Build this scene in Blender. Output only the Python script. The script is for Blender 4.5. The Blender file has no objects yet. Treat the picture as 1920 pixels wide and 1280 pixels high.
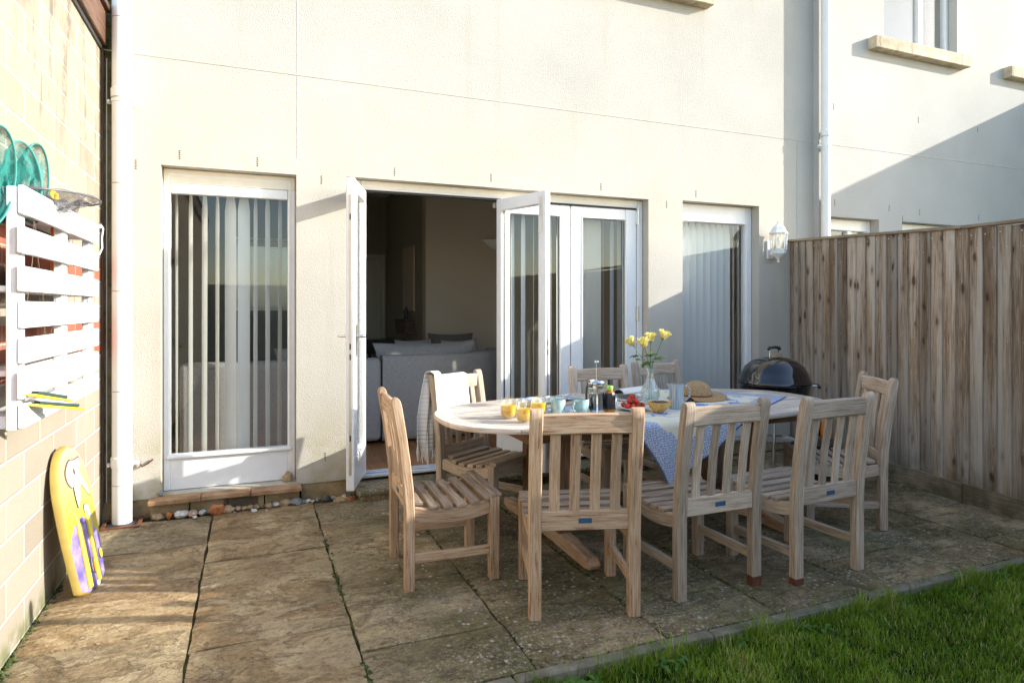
import bpy, bmesh, math, random
import numpy as np
from mathutils import Vector, Matrix, noise as mnoise
random.seed(7); rng = np.random.default_rng(7)
R_ = math.radians
scene = bpy.context.scene
col = scene.collection
# ------------------------------------------------------------------ camera
cd = bpy.data.cameras.new("camera"); cam = bpy.data.objects.new("camera", cd); col.objects.link(cam)
cam.location = (0, 0, 1.38); cam.rotation_euler = (R_(90), 0, R_(-22.2))
cd.sensor_width = 36; cd.lens = 22.52; cd.shift_y = -62/1920; cd.clip_start = .05; cd.clip_end = 500
scene.camera = cam
# ------------------------------------------------------------------ sky, sun, exposure
SUN = Vector((2.4, -1.0, 1.0)).normalized()
EL = math.asin(SUN.z); AZ = math.atan2(SUN.x, SUN.y)
w = bpy.data.worlds.new("World"); scene.world = w; w.use_nodes = True
nt = w.node_tree; bg = nt.nodes["Background"]; sk = nt.nodes.new("ShaderNodeTexSky")
sk.sky_type = 'NISHITA'; sk.sun_disc = False; sk.sun_elevation = EL; sk.sun_rotation = AZ
sk.air_density = 1.0; sk.dust_density = .7; sk.ozone_density = .7
nt.links.new(sk.outputs[0], bg.inputs[0]); bg.inputs[1].default_value = .15
sd = bpy.data.lights.new("sun", 'SUN'); sd.energy = 2.75; sd.angle = R_(.53); sd.color = (1, .94, .84)
so = bpy.data.objects.new("sun", sd); col.objects.link(so); so.rotation_euler = SUN.to_track_quat('Z', 'Y').to_euler()
scene.view_settings.view_transform = 'Standard'; scene.view_settings.look = 'None'
scene.view_settings.gamma = 1; scene.view_settings.exposure = 1.76
scene.render.engine = 'CYCLES'
scene.cycles.max_bounces = 10; scene.cycles.transparent_max_bounces = 24

# ------------------------------------------------------------------ node helpers
class M:
    def __init__(s, name, rough=.7, metal=0., spec=.5):
        s.m = bpy.data.materials.new(name); s.m.use_nodes = True; s.t = s.m.node_tree
        s.b = s.t.nodes["Principled BSDF"]; s.set('Roughness', rough); s.set('Metallic', metal); s.set('Specular IOR Level', spec)
    def set(s, k, v):
        if hasattr(v, 'links'): s.t.links.new(v, s.b.inputs[k])
        else:
            if isinstance(v, tuple) and len(v) == 3: v = (*v, 1)
            s.b.inputs[k].default_value = v
        return s
    def n(s, ty, ins=None, out=0, **kw):
        nd = s.t.nodes.new('ShaderNode'+ty)
        for k, v in kw.items(): setattr(nd, k, v)
        for k, v in (ins or {}).items():
            if hasattr(v, 'links'): s.t.links.new(v, nd.inputs[k])
            else:
                if isinstance(v, tuple) and len(v) == 3 and nd.inputs[k].type == 'RGBA': v = (*v, 1)
                nd.inputs[k].default_value = v
        return nd.outputs[out]
    def obj(s): return s.n('TexCoord', out=3)
    def uv(s, name='UVMap'): return s.n('UVMap', uv_map=name)
    def map(s, v, sc=(1, 1, 1), loc=(0, 0, 0), rot=(0, 0, 0)):
        return s.n('Mapping', {0: v, 1: loc, 2: rot, 3: sc})
    def noise(s, v, sc=5., det=3., r=.55, dist=0., out=0):
        return s.n('TexNoise', {'Vector': v, 'Scale': sc, 'Detail': det, 'Roughness': r, 'Distortion': dist}, out=out)
    def vor(s, v, sc=5., feat='F1', out=0, rnd=1.):
        return s.n('TexVoronoi', {'Vector': v, 'Scale': sc, 'Randomness': rnd}, out=out, feature=feat)
    def ramp(s, f, *st):
        nd = s.t.nodes.new('ShaderNodeValToRGB'); s.t.links.new(f, nd.inputs[0]); e = nd.color_ramp.elements
        while len(e) < len(st): e.new(.5)
        for i, (p, c) in enumerate(st):
            if not isinstance(c, tuple): c = (c, c, c)
            e[i].position = p; e[i].color = (*c, 1)
        return nd.outputs[0]
    def mix(s, f, a, b, mode='MIX'):
        nd = s.t.nodes.new('ShaderNodeMix'); nd.data_type = 'RGBA'; nd.blend_type = mode
        for i, v in ((0, f), (6, a), (7, b)):
            if hasattr(v, 'links'): s.t.links.new(v, nd.inputs[i])
            else: nd.inputs[i].default_value = (*v, 1) if isinstance(v, tuple) else v
        return nd.outputs[2]
    def math(s, op, a, b=0., c=0.):
        return s.n('Math', {0: a, 1: b, 2: c}, operation=op)
    def sep(s, v, i): return s.n('SeparateXYZ', {0: v}, out=i)
    def step(s, v, lo, hi):  # smooth 0..1
        return s.n('MapRange', {0: v, 1: lo, 2: hi, 3: 0., 4: 1.}, interpolation_type='SMOOTHSTEP')
    def bump(s, h, st=.3, d=.01):
        s.set('Normal', s.n('Bump', {'Height': h, 'Strength': st, 'Distance': d})); return s
    def col(s, v): return s.set('Base Color', v)

def plain(name, c, rough=.6, metal=0., spec=.5, vary=.08, sc=14., bump=0.):
    m = M(name, rough, metal, spec); o = m.obj(); n = m.noise(o, sc, 4.)
    lo = tuple(x*(1-vary*1.6) for x in c); hi = tuple(min(1, x*(1+vary)) for x in c)
    m.col(m.ramp(n, (.3, lo), (.7, hi)))
    if bump: m.bump(m.noise(o, sc*6, 3.), bump, .004)
    return m.m
def glass(name, tint=(.93, .96, .95), base=.08, rough=0., bumpy=0.):
    m = M(name); t = m.t; t.nodes.remove(m.b)
    out = t.nodes["Material Output"]
    f = m.n('LayerWeight', {0: .5}, out=1); f = m.math('POWER', f, 4.); f = m.math('MULTIPLY_ADD', f, .9, base)
    tr = m.n('BsdfTransparent', {0: (*tint, 1)}); ins = {0: (1, 1, 1, 1), 1: rough}
    if bumpy: ins['Normal'] = m.n('Bump', {'Height': m.noise(m.obj(), bumpy, 1.), 'Strength': .8, 'Distance': .01})
    gl = m.n('BsdfGlossy', ins)
    mx = t.nodes.new('ShaderNodeMixShader'); t.links.new(f, mx.inputs[0]); t.links.new(tr, mx.inputs[1]); t.links.new(gl, mx.inputs[2])
    t.links.new(mx.outputs[0], out.inputs[0]); return m.m

def wood(name, dark, mid, light, rough=.75, red=0., knots=False, moss=False, tn=.44):
    """weathered timber; UV u runs along each piece in metres, UV 'pid' is constant per piece"""
    m = M(name, rough, spec=.3); uv = m.uv(); pid = m.uv('pid')
    v = m.map(uv, (1.6, 34, 1)); g = m.noise(v, 3.2, 7., .72, .5)
    fine = m.noise(m.map(uv, (5, 260, 1)), 1., 3., .6)
    c = m.ramp(g, (.36, dark), (.5, mid), (.64, light))
    c = m.mix(m.math('MULTIPLY', m.step(fine, .48, .68), .3), c, dark)
    big = m.noise(m.map(uv, (2.5, 7, 1)), 1.3, 3.)
    c = m.mix(m.math('MULTIPLY', m.step(big, .45, .7), .4), c, light)
    if red:
        r = m.noise(m.map(uv, (3.2, 34, 1), (4, 9, 0)), 1.4, 5., .68)
        c = m.mix(m.math('MULTIPLY', m.step(r, .57, .64), red), c, (.24, .085, .035))
    tone = m.sep(pid, 0); tv = m.math('MULTIPLY_ADD', tone, tn, 1.-tn*.55)
    if knots:
        wv2 = m.noise(m.map(uv, (.35, 9, 1)), 1.4, 3.)
        c = m.mix(m.math('MULTIPLY', m.step(wv2, .46, .60), .65), c, (.50, .46, .40))
        c = m.mix(m.math('MULTIPLY', m.math('SUBTRACT', 1., m.step(wv2, .36, .46)), .55), c, (.17, .10, .055))
        kv = m.map(uv, (5., 12., 1)); kv = m.n('VectorMath', {0: kv, 1: m.n('VectorMath', {0: m.noise(m.map(uv, (9, 20, 1)), 1., 2., out=1), 1: (.28, .28, 0)}, operation='MULTIPLY')}, operation='ADD'); d = m.vor(kv, 1.0, 'F1')
        sel = m.math('GREATER_THAN', m.sep(m.vor(kv, 1.0, 'F1', out=1), 0), .28)
        kn = m.math('MULTIPLY', m.math('SUBTRACT', 1., m.step(d, .13, .21)), sel)
        c = m.mix(m.math('MULTIPLY', kn, .9), c, (.045, .028, .018))
        ring = m.math('MULTIPLY', m.math('SUBTRACT', 1., m.step(d, .16, .42)), sel)
        c = m.mix(m.math('MULTIPLY', ring, .35), c, dark)
    c = m.mix(1., c, m.n('CombineXYZ', {0: tv, 1: tv, 2: tv}), 'MULTIPLY')
    if knots:
        zf = m.sep(m.n('NewGeometry'), 2); wf = m.math('MULTIPLY', m.math('SUBTRACT', 1., m.step(zf, .55, 1.25)), m.step(m.noise(m.map(uv, (.6, 14, 1)), 1.3, 3.), .35, .6))
        c = m.mix(m.math('MULTIPLY', wf, .5), c, (.48, .44, .38))
    if moss:
        z = m.sep(m.n('NewGeometry'), 2)
        f = m.math('MULTIPLY', m.math('SUBTRACT', 1., m.step(z, .0, .35)), m.step(m.noise(m.obj(), 6., 4.), .35, .62))
        c = m.mix(m.math('MULTIPLY', f, .7), c, (.055, .06, .022))
    m.col(c); m.bump(m.math('ADD', g, m.math('MULTIPLY', fine, .5)), .45, .003)
    m.set('Roughness', m.n('MapRange', {0: g, 1: .2, 2: .8, 3: rough+.08, 4: rough-.12}))
    return m.m

# ------------------------------------------------------------------ materials
MT = {}
MT['teak'] = wood('weathered_teak', (.30, .18, .10), (.47, .32, .20), (.60, .455, .32), .72, .75)
MT['teak_top'] = wood('table_teak', (.36, .29, .23), (.56, .49, .42), (.70, .64, .57), .6, .15)
MT['teak_grey'] = wood('grey_teak', (.25, .185, .13), (.42, .335, .25), (.55, .465, .37), .75, .25)
MT['teak_seat'] = wood('seat_teak', (.14, .09, .055), (.32, .24, .17), (.50, .41, .32), .5, .3)
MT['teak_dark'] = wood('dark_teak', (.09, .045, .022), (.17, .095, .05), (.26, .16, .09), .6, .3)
MT['fence'] = wood('fence_board', (.11, .07, .04), (.30, .215, .14), (.46, .37, .275), .85, .3, knots=True, moss=True, tn=.75)
MT['fence_cap'] = wood('fence_capping', (.17, .125, .08), (.27, .215, .15), (.38, .32, .22), .9, 0, moss=True)
MT['fascia'] = wood('brown_fascia', (.05, .028, .018), (.10, .055, .035), (.16, .09, .06), .55)
MT['laminate'] = wood('floor_laminate', (.25, .10, .035), (.42, .19, .07), (.55, .28, .12), .35)
MT['pallet'] = wood('painted_pallet', (.58, .60, .62), (.74, .75, .76), (.80, .81, .82), .7)
MT['reargrey'] = wood('pale_blue_fence', (.33, .40, .45), (.42, .49, .54), (.50, .56, .60), .7)

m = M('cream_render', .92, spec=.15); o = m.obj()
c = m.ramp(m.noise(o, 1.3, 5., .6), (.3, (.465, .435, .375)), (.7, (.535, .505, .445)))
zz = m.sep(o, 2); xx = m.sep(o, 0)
up = m.step(zz, 2.4, 3.4); c = m.mix(up, c, m.ramp(m.noise(o, 1.1, 5., .6), (.3, (.405, .395, .365)), (.7, (.475, .46, .425))))  # upper wall colour darkened to offset the strong light up there
st = m.noise(m.map(o, (7, 7, .5)), 1.2, 5., .6)
lowm = m.math('MULTIPLY', m.math('SUBTRACT', 1., m.step(zz, .1, .75)), m.step(m.noise(o, 4., 5.), .42, .68))
lowm = m.math('MULTIPLY', lowm, m.math('SUBTRACT', 1., m.step(xx, .2, 1.4)))
c = m.mix(m.math('MULTIPLY', lowm, .8), c, (.30, .25, .09))
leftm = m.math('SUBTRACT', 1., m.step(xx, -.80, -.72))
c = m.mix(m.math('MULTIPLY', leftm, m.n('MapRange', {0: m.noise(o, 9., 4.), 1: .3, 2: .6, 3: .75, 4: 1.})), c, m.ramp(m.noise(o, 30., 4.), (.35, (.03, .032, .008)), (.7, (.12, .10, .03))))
c = m.mix(m.math('MULTIPLY', m.step(st, .54, .74), .20), c, (.36, .32, .24))
c = m.mix(m.math('MULTIPLY', m.step(m.noise(m.map(o, (1, 1, 1), (9, 4, 2)), .55, 6., .6), .45, .62), .16), c, (.42, .38, .29))
m.col(c)
h = m.math('ADD', m.noise(o, 150., 3., .6), m.math('MULTIPLY', m.vor(o, 110., 'F1'), .5)); m.bump(h, .6, .004); MT['render'] = m.m
m = M('neighbour_render', .92, spec=.15); o = m.obj()
m.col(m.ramp(m.noise(o, 1.1, 5., .6), (.3, (.41, .40, .37)), (.7, (.48, .47, .44)))); m.bump(m.noise(o, 85., 3.), .4, .006); MT['render2'] = m.m
MT['render_bead'] = plain('render_bead', (.47, .45, .405), .9)
MT['weep'] = plain('weep_vent_plastic', (.09, .075, .06), .8)
m = M('stone_sill', .9, spec=.2); o = m.obj()
c = m.ramp(m.noise(o, 8., 6., .65), (.3, (.38, .32, .22)), (.55, (.56, .48, .36)), (.75, (.66, .60, .48)))
c = m.mix(m.math('MULTIPLY', m.step(m.noise(m.map(o, (14, 14, 1.5)), 1.6, 4.), .5, .7), .55), c, (.19, .15, .09)); m.col(c); m.bump(m.noise(o, 90., 4.), .5, .004); MT['sill'] = m.m
m = M('sandstone_ledge', .8, spec=.25); o = m.obj()
c = m.ramp(m.noise(o, 7., 6., .65), (.3, (.20, .105, .05)), (.5, (.36, .22, .12)), (.75, (.50, .36, .22)))
m.col(c); m.bump(m.noise(o, 40., 5.), .7, .008); MT['ledge'] = m.m
m = M('plinth_block', .9, spec=.2); o = m.obj()
c = m.ramp(m.noise(o, 5., 6., .65), (.3, (.17, .12, .055)), (.5, (.34, .25, .14)), (.75, (.48, .38, .24)))
c = m.mix(m.math('MULTIPLY', m.step(m.noise(o, 3., 4.), .45, .65), .7), c, (.10, .095, .035)); m.col(c); m.bump(m.noise(o, 50., 4.), .6, .006); MT['plinth'] = m.m

# block wall: cream blocks with a few courses of red brick behind the pallet
m = M('block_wall', .93, spec=.12); o = m.obj(); sw = m.n('CombineXYZ', {0: m.sep(o, 1), 1: m.sep(o, 2), 2: 0.})
bn = m.t.nodes.new('ShaderNodeTexBrick'); m.t.links.new(sw, bn.inputs['Vector'])
for k, v in (('Color1', (.275, .24, .19, 1)), ('Color2', (.33, .29, .235, 1)), ('Mortar', (.52, .485, .42, 1)), ('Scale', 1.), ('Mortar Size', .007), ('Mortar Smooth', .3), ('Brick Width', .44), ('Row Height', .155), ('Bias', 0.)):
    bn.inputs[k].default_value = v
rb = m.t.nodes.new('ShaderNodeTexBrick'); m.t.links.new(sw, rb.inputs['Vector'])
for k, v in (('Color1', (.36, .115, .07, 1)), ('Color2', (.28, .085, .055, 1)), ('Mortar', (.42, .33, .24, 1)), ('Scale', 1.), ('Mortar Size', .005), ('Mortar Smooth', .2), ('Brick Width', .225), ('Row Height', .0775), ('Bias', 0.)):
    rb.inputs[k].default_value = v
z = m.sep(o, 2)
def band(lo, hi): return m.math('MULTIPLY', m.math('GREATER_THAN', z, lo), m.math('LESS_THAN', z, hi))
rf = m.math('MULTIPLY', m.math('ADD', band(1.085, 1.3175), band(1.5500, 1.7050)), m.math('GREATER_THAN', m.sep(o, 1), 2.3))
c = m.mix(rf, bn.outputs[0], rb.outputs[0])
c = m.mix(m.math('MULTIPLY', m.step(m.noise(o, 2.2, 6., .65), .42, .7), .25), c, (.40, .36, .28))
stn = m.math('MULTIPLY', m.step(m.noise(m.map(o, (1, 4.5, .55)), 1.5, 6., .7), .47, .60), m.math('MULTIPLY', m.step(z, 1.9, 2.5), m.step(m.sep(o, 1), 2.9, 3.6)))
c = m.mix(m.math('MULTIPLY', m.math('MULTIPLY', stn, m.step(m.noise(o, 12., 6., .7), .36, .56)), .7), c, (.12, .11, .09))
c = m.mix(m.math('MULTIPLY', m.step(m.noise(o, 60., 4.), .58, .72), .3), c, (.25, .2, .12))
grn = m.math('MULTIPLY', m.math('SUBTRACT', 1., m.step(z, .0, .14)), m.step(m.noise(o, 8., 4.), .35, .6))
c = m.mix(m.math('MULTIPLY', grn, .75), c, (.10, .12, .03))
m.col(c); hh = m.math('ADD', m.math('MULTIPLY', m.mix(rf, bn.outputs[1], rb.outputs[1]), -1.), m.math('MULTIPLY', m.noise(o, 45., 5.), .35)); m.bump(hh, .8, .012); MT['blockwall'] = m.m

MT['upvc'] = plain('white_frame_paint', (.80, .80, .79), .35, vary=.02)
MT['upvc_cream'] = plain('cream_frame_paint', (.78, .74, .64), .45, vary=.03)
MT['pipe'] = plain('white_plastic_pipe', (.80, .79, .76), .32, vary=.03, sc=4)
MT['pipe_ring'] = plain('pipe_seal', (.42, .38, .30), .6)
MT['pane'] = glass('window_pane', (.96, .975, .98), .028)
MT['steel'] = plain('brushed_steel', (.62, .61, .59), .28, 1., vary=.05)
MT['chrome'] = plain('polished_steel', (.78, .78, .78), .1, 1., vary=.02)
MT['seal'] = plain('black_rubber_seal', (.03, .03, .03), .6)
MT['alu'] = plain('threshold_alloy', (.66, .69, .72), .3, .4)
m = M('blind_fabric', .85, spec=.2); m.col((.88, .87, .82)); m.set('Transmission Weight', .0)
m.set('Subsurface Weight', 0.); t = m.t
tl = m.n('BsdfTranslucent', {0: (.78, .76, .70, 1)}); mx = t.nodes.new('ShaderNodeMixShader'); mx.inputs[0].default_value = .3
t.links.new(m.b.outputs[0], mx.inputs[1]); t.links.new(tl, mx.inputs[2]); t.links.new(mx.outputs[0], t.nodes['Material Output'].inputs[0]); MT['vane'] = m.m
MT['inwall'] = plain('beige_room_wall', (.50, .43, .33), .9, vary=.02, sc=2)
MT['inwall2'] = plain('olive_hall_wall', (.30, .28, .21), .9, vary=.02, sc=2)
MT['ceil'] = plain('room_ceiling', (.72, .70, .65), .9, vary=.02)
MT['indoor'] = plain('hall_door_paint', (.50, .48, .42), .6, vary=.03)
m = M('grey_weave', .95, spec=.1); o = m.obj()
wv = m.math('ADD', m.noise(m.map(o, (30, 30, 400)), 1., 2.), m.noise(m.map(o, (400, 400, 30)), 1., 2.))
m.col(m.ramp(wv, (.7, (.23, .22, .21)), (1.3, (.43, .41, .39)))); m.bump(wv, .5, .003); MT['sofa'] = m.m
MT['cush_pale'] = plain('pale_cushion', (.40, .38, .35), .95, vary=.1, sc=60, bump=.5)
MT['cush_dark'] = plain('dark_cushion', (.13, .115, .10), .95, vary=.1, sc=60, bump=.5)
MT['white_gloss'] = plain('white_glaze', (.78, .78, .75), .2, vary=.02)

# stone slabs
m = M('riven_sandstone', .8, spec=.4); o = m.obj(); pid = m.uv('pid'); px = m.sep(pid, 0); py = m.sep(pid, 1)
off = m.n('VectorMath', {0: o, 1: m.n('CombineXYZ', {0: m.math('MULTIPLY', px, 40.), 1: m.math('MULTIPLY', py, 30.), 2: 0.})}, operation='ADD')
n1 = m.noise(off, 3.2, 8., .62, .8); n2 = m.noise(m.map(off, (.8, 3.6, 1), rot=(0, 0, .5)), 2.2, 7., .6, 1.6)
c = m.ramp(n1, (.34, (.13, .095, .05)), (.46, (.34, .255, .145)), (.55, (.52, .41, .25)), (.66, (.68, .58, .41)))
c = m.mix(m.math('MULTIPLY', m.step(n2, .42, .64), .55), c, (.27, .155, .075))
fk = m.step(m.noise(m.map(off, (1, 1.7, 1), rot=(0, 0, .4)), 1.9, 9., .66, .5), .515, .53); fk2 = m.step(m.noise(m.map(off, (1, 1.5, 1), (5, 2, 0)), 3.1, 9., .7, .6), .56, .575)
c = m.mix(m.math('MULTIPLY', fk, .5), c, (.60, .49, .34)); c = m.mix(m.math('MULTIPLY', fk2, .45), c, (.20, .11, .05))
dk = m.step(m.noise(m.map(off, (1, 2.4, 1)), 6., 7., .7), .54, .66); c = m.mix(m.math('MULTIPLY', dk, .5), c, (.075, .055, .03))
c = m.mix(m.math('MULTIPLY', m.step(px, .45, .95), .55), c, (.17, .155, .115)); c = m.mix(m.math('MULTIPLY', m.step(py, .55, .95), .30), c, (.38, .25, .135))
gr = m.noise(off, 38., 8., .8); c = m.mix(m.math('MULTIPLY', m.step(gr, .50, .62), .45), c, (.10, .075, .045)); c = m.mix(m.math('MULTIPLY', m.step(gr, .50, .38), .35), c, (.60, .50, .36))
c = m.mix(1., c, (.98, .945, .83), 'MULTIPLY')
xo = m.sep(o, 0)
grn = m.math('MULTIPLY', m.step(m.noise(o, 1.7, 6., .6), .34, .56), m.step(xo, .1, .9))
c = m.mix(m.math('MULTIPLY', grn, .74), c, m.ramp(m.noise(o, 14., 6., .7), (.36, (.035, .036, .010)), (.62, (.17, .155, .055))))
lic = m.math('SUBTRACT', 1., m.step(m.math('ADD', m.vor(m.map(o, (1, 1, 1)), 30., 'F1'), m.math('MULTIPLY', m.noise(o, 60., 3.), .5)), .42, .54))
licm = m.math('MULTIPLY', m.step(m.noise(o, 2.6, 4., .6), .44, .56), m.step(xo, .25, .8))
sel = m.math('GREATER_THAN', m.sep(m.vor(o, 30., 'F1', out=1), 0), .35)
c = m.mix(m.math('MULTIPLY', m.math('MULTIPLY', lic, licm), m.math('MULTIPLY', sel, .85)), c, (.55, .53, .46))
spk = m.math('MULTIPLY', m.step(m.noise(o, 62., 4., .75), .53, .62), m.step(xo, .1, .7)); c = m.mix(m.math('MULTIPLY', spk, m.math('MULTIPLY_ADD', m.step(m.noise(o, 1.9, 4., .6), .42, .6), .6, .15)), c, (.52, .48, .40))
spd = m.math('MULTIPLY', m.step(m.noise(m.map(o, (1, 1, 1), (7, 3, 0)), 48., 5., .75), .52, .66), m.step(xo, .1, .7)); c = m.mix(m.math('MULTIPLY', spd, .6), c, (.055, .045, .025))
m.col(c)
wet = m.math('MULTIPLY', m.step(m.noise(o, 2.6, 5., .6), .50, .58), m.math('SUBTRACT', 1., m.step(xo, .2, .7)))
m.set('Roughness', m.math('MULTIPLY_ADD', wet, -.52, .74))
rid = m.math('ADD', m.noise(off, 9., 9., .68, .6), m.math('MULTIPLY', n2, 1.4)); rid = m.math('ADD', rid, m.math('ADD', m.math('MULTIPLY', fk, .35), m.math('MULTIPLY', fk2, -.3))); rid = m.math('ADD', rid, m.math('MULTIPLY', gr, .25)); m.bump(rid, 1., .028); MT['slab'] = m.m
m = M('mossy_joint', .95, spec=.1); o = m.obj()
m.col(m.ramp(m.noise(o, 7., 6., .7), (.4, (.04, .033, .02)), (.55, (.08, .07, .03)), (.68, (.13, .17, .035)))); m.bump(m.noise(o, 80., 5.), 1., .01); MT['joint'] = m.m
m = M('concrete_edging', .92, spec=.2); o = m.obj()
c = m.ramp(m.noise(o, 9., 6., .65), (.3, (.105, .09, .06)), (.7, (.27, .25, .19))); m.col(c); m.bump(m.noise(o, 60., 5.), .8, .006); MT['edging'] = m.m
m = M('soil', .95, spec=.1); o = m.obj(); m.col(m.ramp(m.noise(o, 6., 6.), (.3, (.018, .03, .007)), (.7, (.05, .065, .018)))); m.bump(m.noise(o, 40., 5.), .8, .02); MT['soil'] = m.m
m = M('grass_blade', .55, spec=.3); pid = m.uv('pid'); uv = m.uv()
c = m.ramp(m.sep(pid, 0), (.0, (.06, .13, .008)), (.5, (.14, .26, .016)), (.9, (.28, .42, .035)), (1., (.50, .46, .18)))
c = m.mix(m.math('MULTIPLY', m.sep(uv, 1), .4), c, (.22, .36, .03)); m.col(c)
tl = m.n('BsdfTranslucent', {0: c}); mx = m.t.nodes.new('ShaderNodeMixShader'); mx.inputs[0].default_value = .35
m.t.links.new(m.b.outputs[0], mx.inputs[1]); m.t.links.new(tl, mx.inputs[2]); m.t.links.new(mx.outputs[0], m.t.nodes['Material Output'].inputs[0]); MT['grass'] = m.m

def leafmat(name, c1, c2, tr=.3):
    m = M(name, .45); c = m.ramp(m.noise(m.obj(), 40., 3.), (.3, c1), (.7, c2)); m.col(c)
    tl = m.n('BsdfTranslucent', {0: c}); mx = m.t.nodes.new('ShaderNodeMixShader'); mx.inputs[0].default_value = tr
    m.t.links.new(m.b.outputs[0], mx.inputs[1]); m.t.links.new(tl, mx.inputs[2]); m.t.links.new(mx.outputs[0], m.t.nodes['Material Output'].inputs[0]); return m.m
MT['leaf'] = leafmat('rose_leaf', (.04, .11, .02), (.10, .22, .04))
MT['moss'] = plain('moss_tuft', (.075, .10, .022), .95, vary=.6, sc=60, bump=1.)
MT['weed'] = leafmat('weed_leaf', (.06, .14, .02), (.12, .26, .05))
MT['petal'] = leafmat('yellow_petal', (.82, .68, .14), (.88, .82, .42), .35)
MT['net'] = None
def netmat(name, c, alpha):
    m = M(name, .8, spec=.2); m.col(c); u = m.uv()
    a = m.math('ABSOLUTE', m.math('SINE', m.math('MULTIPLY', m.sep(u, 0), 900.))); b = m.math('ABSOLUTE', m.math('SINE', m.math('MULTIPLY', m.sep(u, 1), 900.)))
    f = m.math('MAXIMUM', m.math('GREATER_THAN', a, alpha), m.math('GREATER_THAN', b, alpha)); f = m.math('MULTIPLY', f, m.math('MULTIPLY_ADD', m.step(m.noise(m.obj(), 22., 4.), .4, .6), .45, .55)); m.set('Alpha', f); return m.m
MT['net'] = netmat('turquoise_netting', (.025, .20, .18), .55); MT['net_grey'] = netmat('grey_netting', (.16, .16, .18), .72)
MT['turq'] = plain('turquoise_cord', (.04, .24, .22), .7)
MT['wire'] = plain('dark_wire', (.10, .10, .11), .5)
MT['orange'] = plain('orange_plastic', (.80, .22, .02), .35); MT['yellow'] = plain('yellow_plastic', (.80, .62, .05), .4)
MT['black'] = plain('black_plastic', (.02, .02, .022), .4); MT['bristle'] = plain('dark_green_bristle', (.03, .06, .05), .9, bump=.6)
MT['enamel'] = plain('black_enamel', (.006, .006, .008), .06, spec=.8, vary=0)
MT['straw'] = None
m = M('woven_straw', .85, spec=.2); u = m.uv()
wv = m.math('ADD', m.math('SINE', m.math('MULTIPLY', m.sep(u, 0), 420.)), m.math('SINE', m.math('MULTIPLY', m.sep(u, 1), 900.)))
c = m.ramp(m.noise(m.obj(), 160., 3.), (.35, (.30, .18, .08)), (.6, (.55, .38, .20)), (.75, (.68, .52, .32))); m.col(c); m.bump(wv, .7, .002); MT['straw'] = m.m
MT['tort'] = plain('tortoiseshell', (.25, .05, .015), .15, vary=.6, sc=90); MT['lens'] = plain('dark_lens', (.02, .01, .008), .08)
MT['tumbler'] = glass('tumbler_glass', (.95, .965, .965), .10)
MT['vaseglass'] = glass('cut_glass', (.86, .91, .91), .20, .0, 120.)
MT['juice'] = plain('orange_juice', (.95, .56, .02), .3, vary=.05)
MT['water'] = glass('water', (.93, .97, .96), .05)
m = M('aqua_glaze', .18); o = m.obj(); m.col(m.ramp(m.noise(m.map(o, (1, 1, 1)), 30., 3.), (.35, (.24, .40, .39)), (.65, (.46, .60, .56)))); MT['aqua'] = m.m
m = M('blue_streak_glaze', .2); o = m.obj(); u = m.uv()
m.col(m.ramp(m.noise(m.map(u, (60, 1.5, 1)), 3., 3., .6), (.38, (.16, .23, .31)), (.55, (.42, .50, .54)), (.7, (.62, .62, .55)))); MT['jug'] = m.m
m = M('ochre_glaze', .25); m.col(m.ramp(m.noise(m.obj(), 45., 4.), (.3, (.58, .32, .07)), (.7, (.74, .48, .14)))); MT['ochre'] = m.m
m = M('strawberry_skin', .28); sp = m.vor(m.obj(), 260.); m.col(m.ramp(sp, (.12, (.75, .45, .12)), (.22, (.62, .02, .015)))); m.bump(sp, .5, .002); MT['straw_b'] = m.m
MT['blue_b'] = plain('blueberry_skin', (.035, .045, .10), .5, vary=.4, sc=80)
MT['coffee'] = plain('coffee', (.012, .006, .004), .15)
MT['paper'] = plain('paper', (.78, .78, .76), .7, vary=.04); MT['granola'] = plain('granola', (.48, .28, .10), .9, vary=.5, sc=150, bump=.8)
MT['honey'] = plain('honey', (.48, .16, .015), .12); MT['lime'] = plain('lime_lid', (.28, .62, .05), .4)
MT['plaque'] = plain('blue_plaque', (.035, .10, .19), .35)
MT['rust'] = plain('dark_brown_foot', (.13, .045, .02), .6, vary=.3, sc=30)
MT['clear_lamp'] = glass('lantern_glass', (.95, .94, .90), .08)
MT['bulb'] = plain('bulb_glass', (.80, .78, .72), .2)
# tablecloth
m = M('printed_cloth', .9, spec=.1); u = m.uv(); ux = m.sep(u, 0); uy = m.sep(u, 1)
ed = m.math('MINIMUM', m.math('MINIMUM', ux, m.math('SUBTRACT', 1.62, ux)), m.math('MINIMUM', uy, m.math('SUBTRACT', 1.08, uy)))
wob = m.math('MULTIPLY', m.math('SUBTRACT', m.noise(u, 7., 2.), .5), .16)
bord = m.math('SUBTRACT', 1., m.step(m.math('ADD', ed, wob), .135, .15))
wv = m.math('MULTIPLY', m.math('SINE', m.math('MULTIPLY', ux, 500.)), m.math('SINE', m.math('MULTIPLY', uy, 500.)))
wn = m.noise(m.map(u, (90, 90, 1)), 1.6, 4.)
bl = m.ramp(m.math('MULTIPLY_ADD', wv, .16, wn), (.36, (.09, .15, .33)), (.49, (.27, .35, .52)), (.62, (.62, .66, .70)))
yl = m.ramp(m.noise(u, 5., 3.), (.3, (.60, .58, .44)), (.7, (.68, .68, .62)))
ff = m.vor(u, 5.2, 'F1'); fn = m.noise(u, 70., 2.); petal = m.math('SUBTRACT', 1., m.step(m.math('ADD', ff, m.math('MULTIPLY', fn, .42)), .44, .52))
vine = m.math('SUBTRACT', 1., m.step(m.math('ABSOLUTE', m.math('SUBTRACT', m.noise(u, 4.2, 1.5, .4, .6), .5)), .008, .018))
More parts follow.
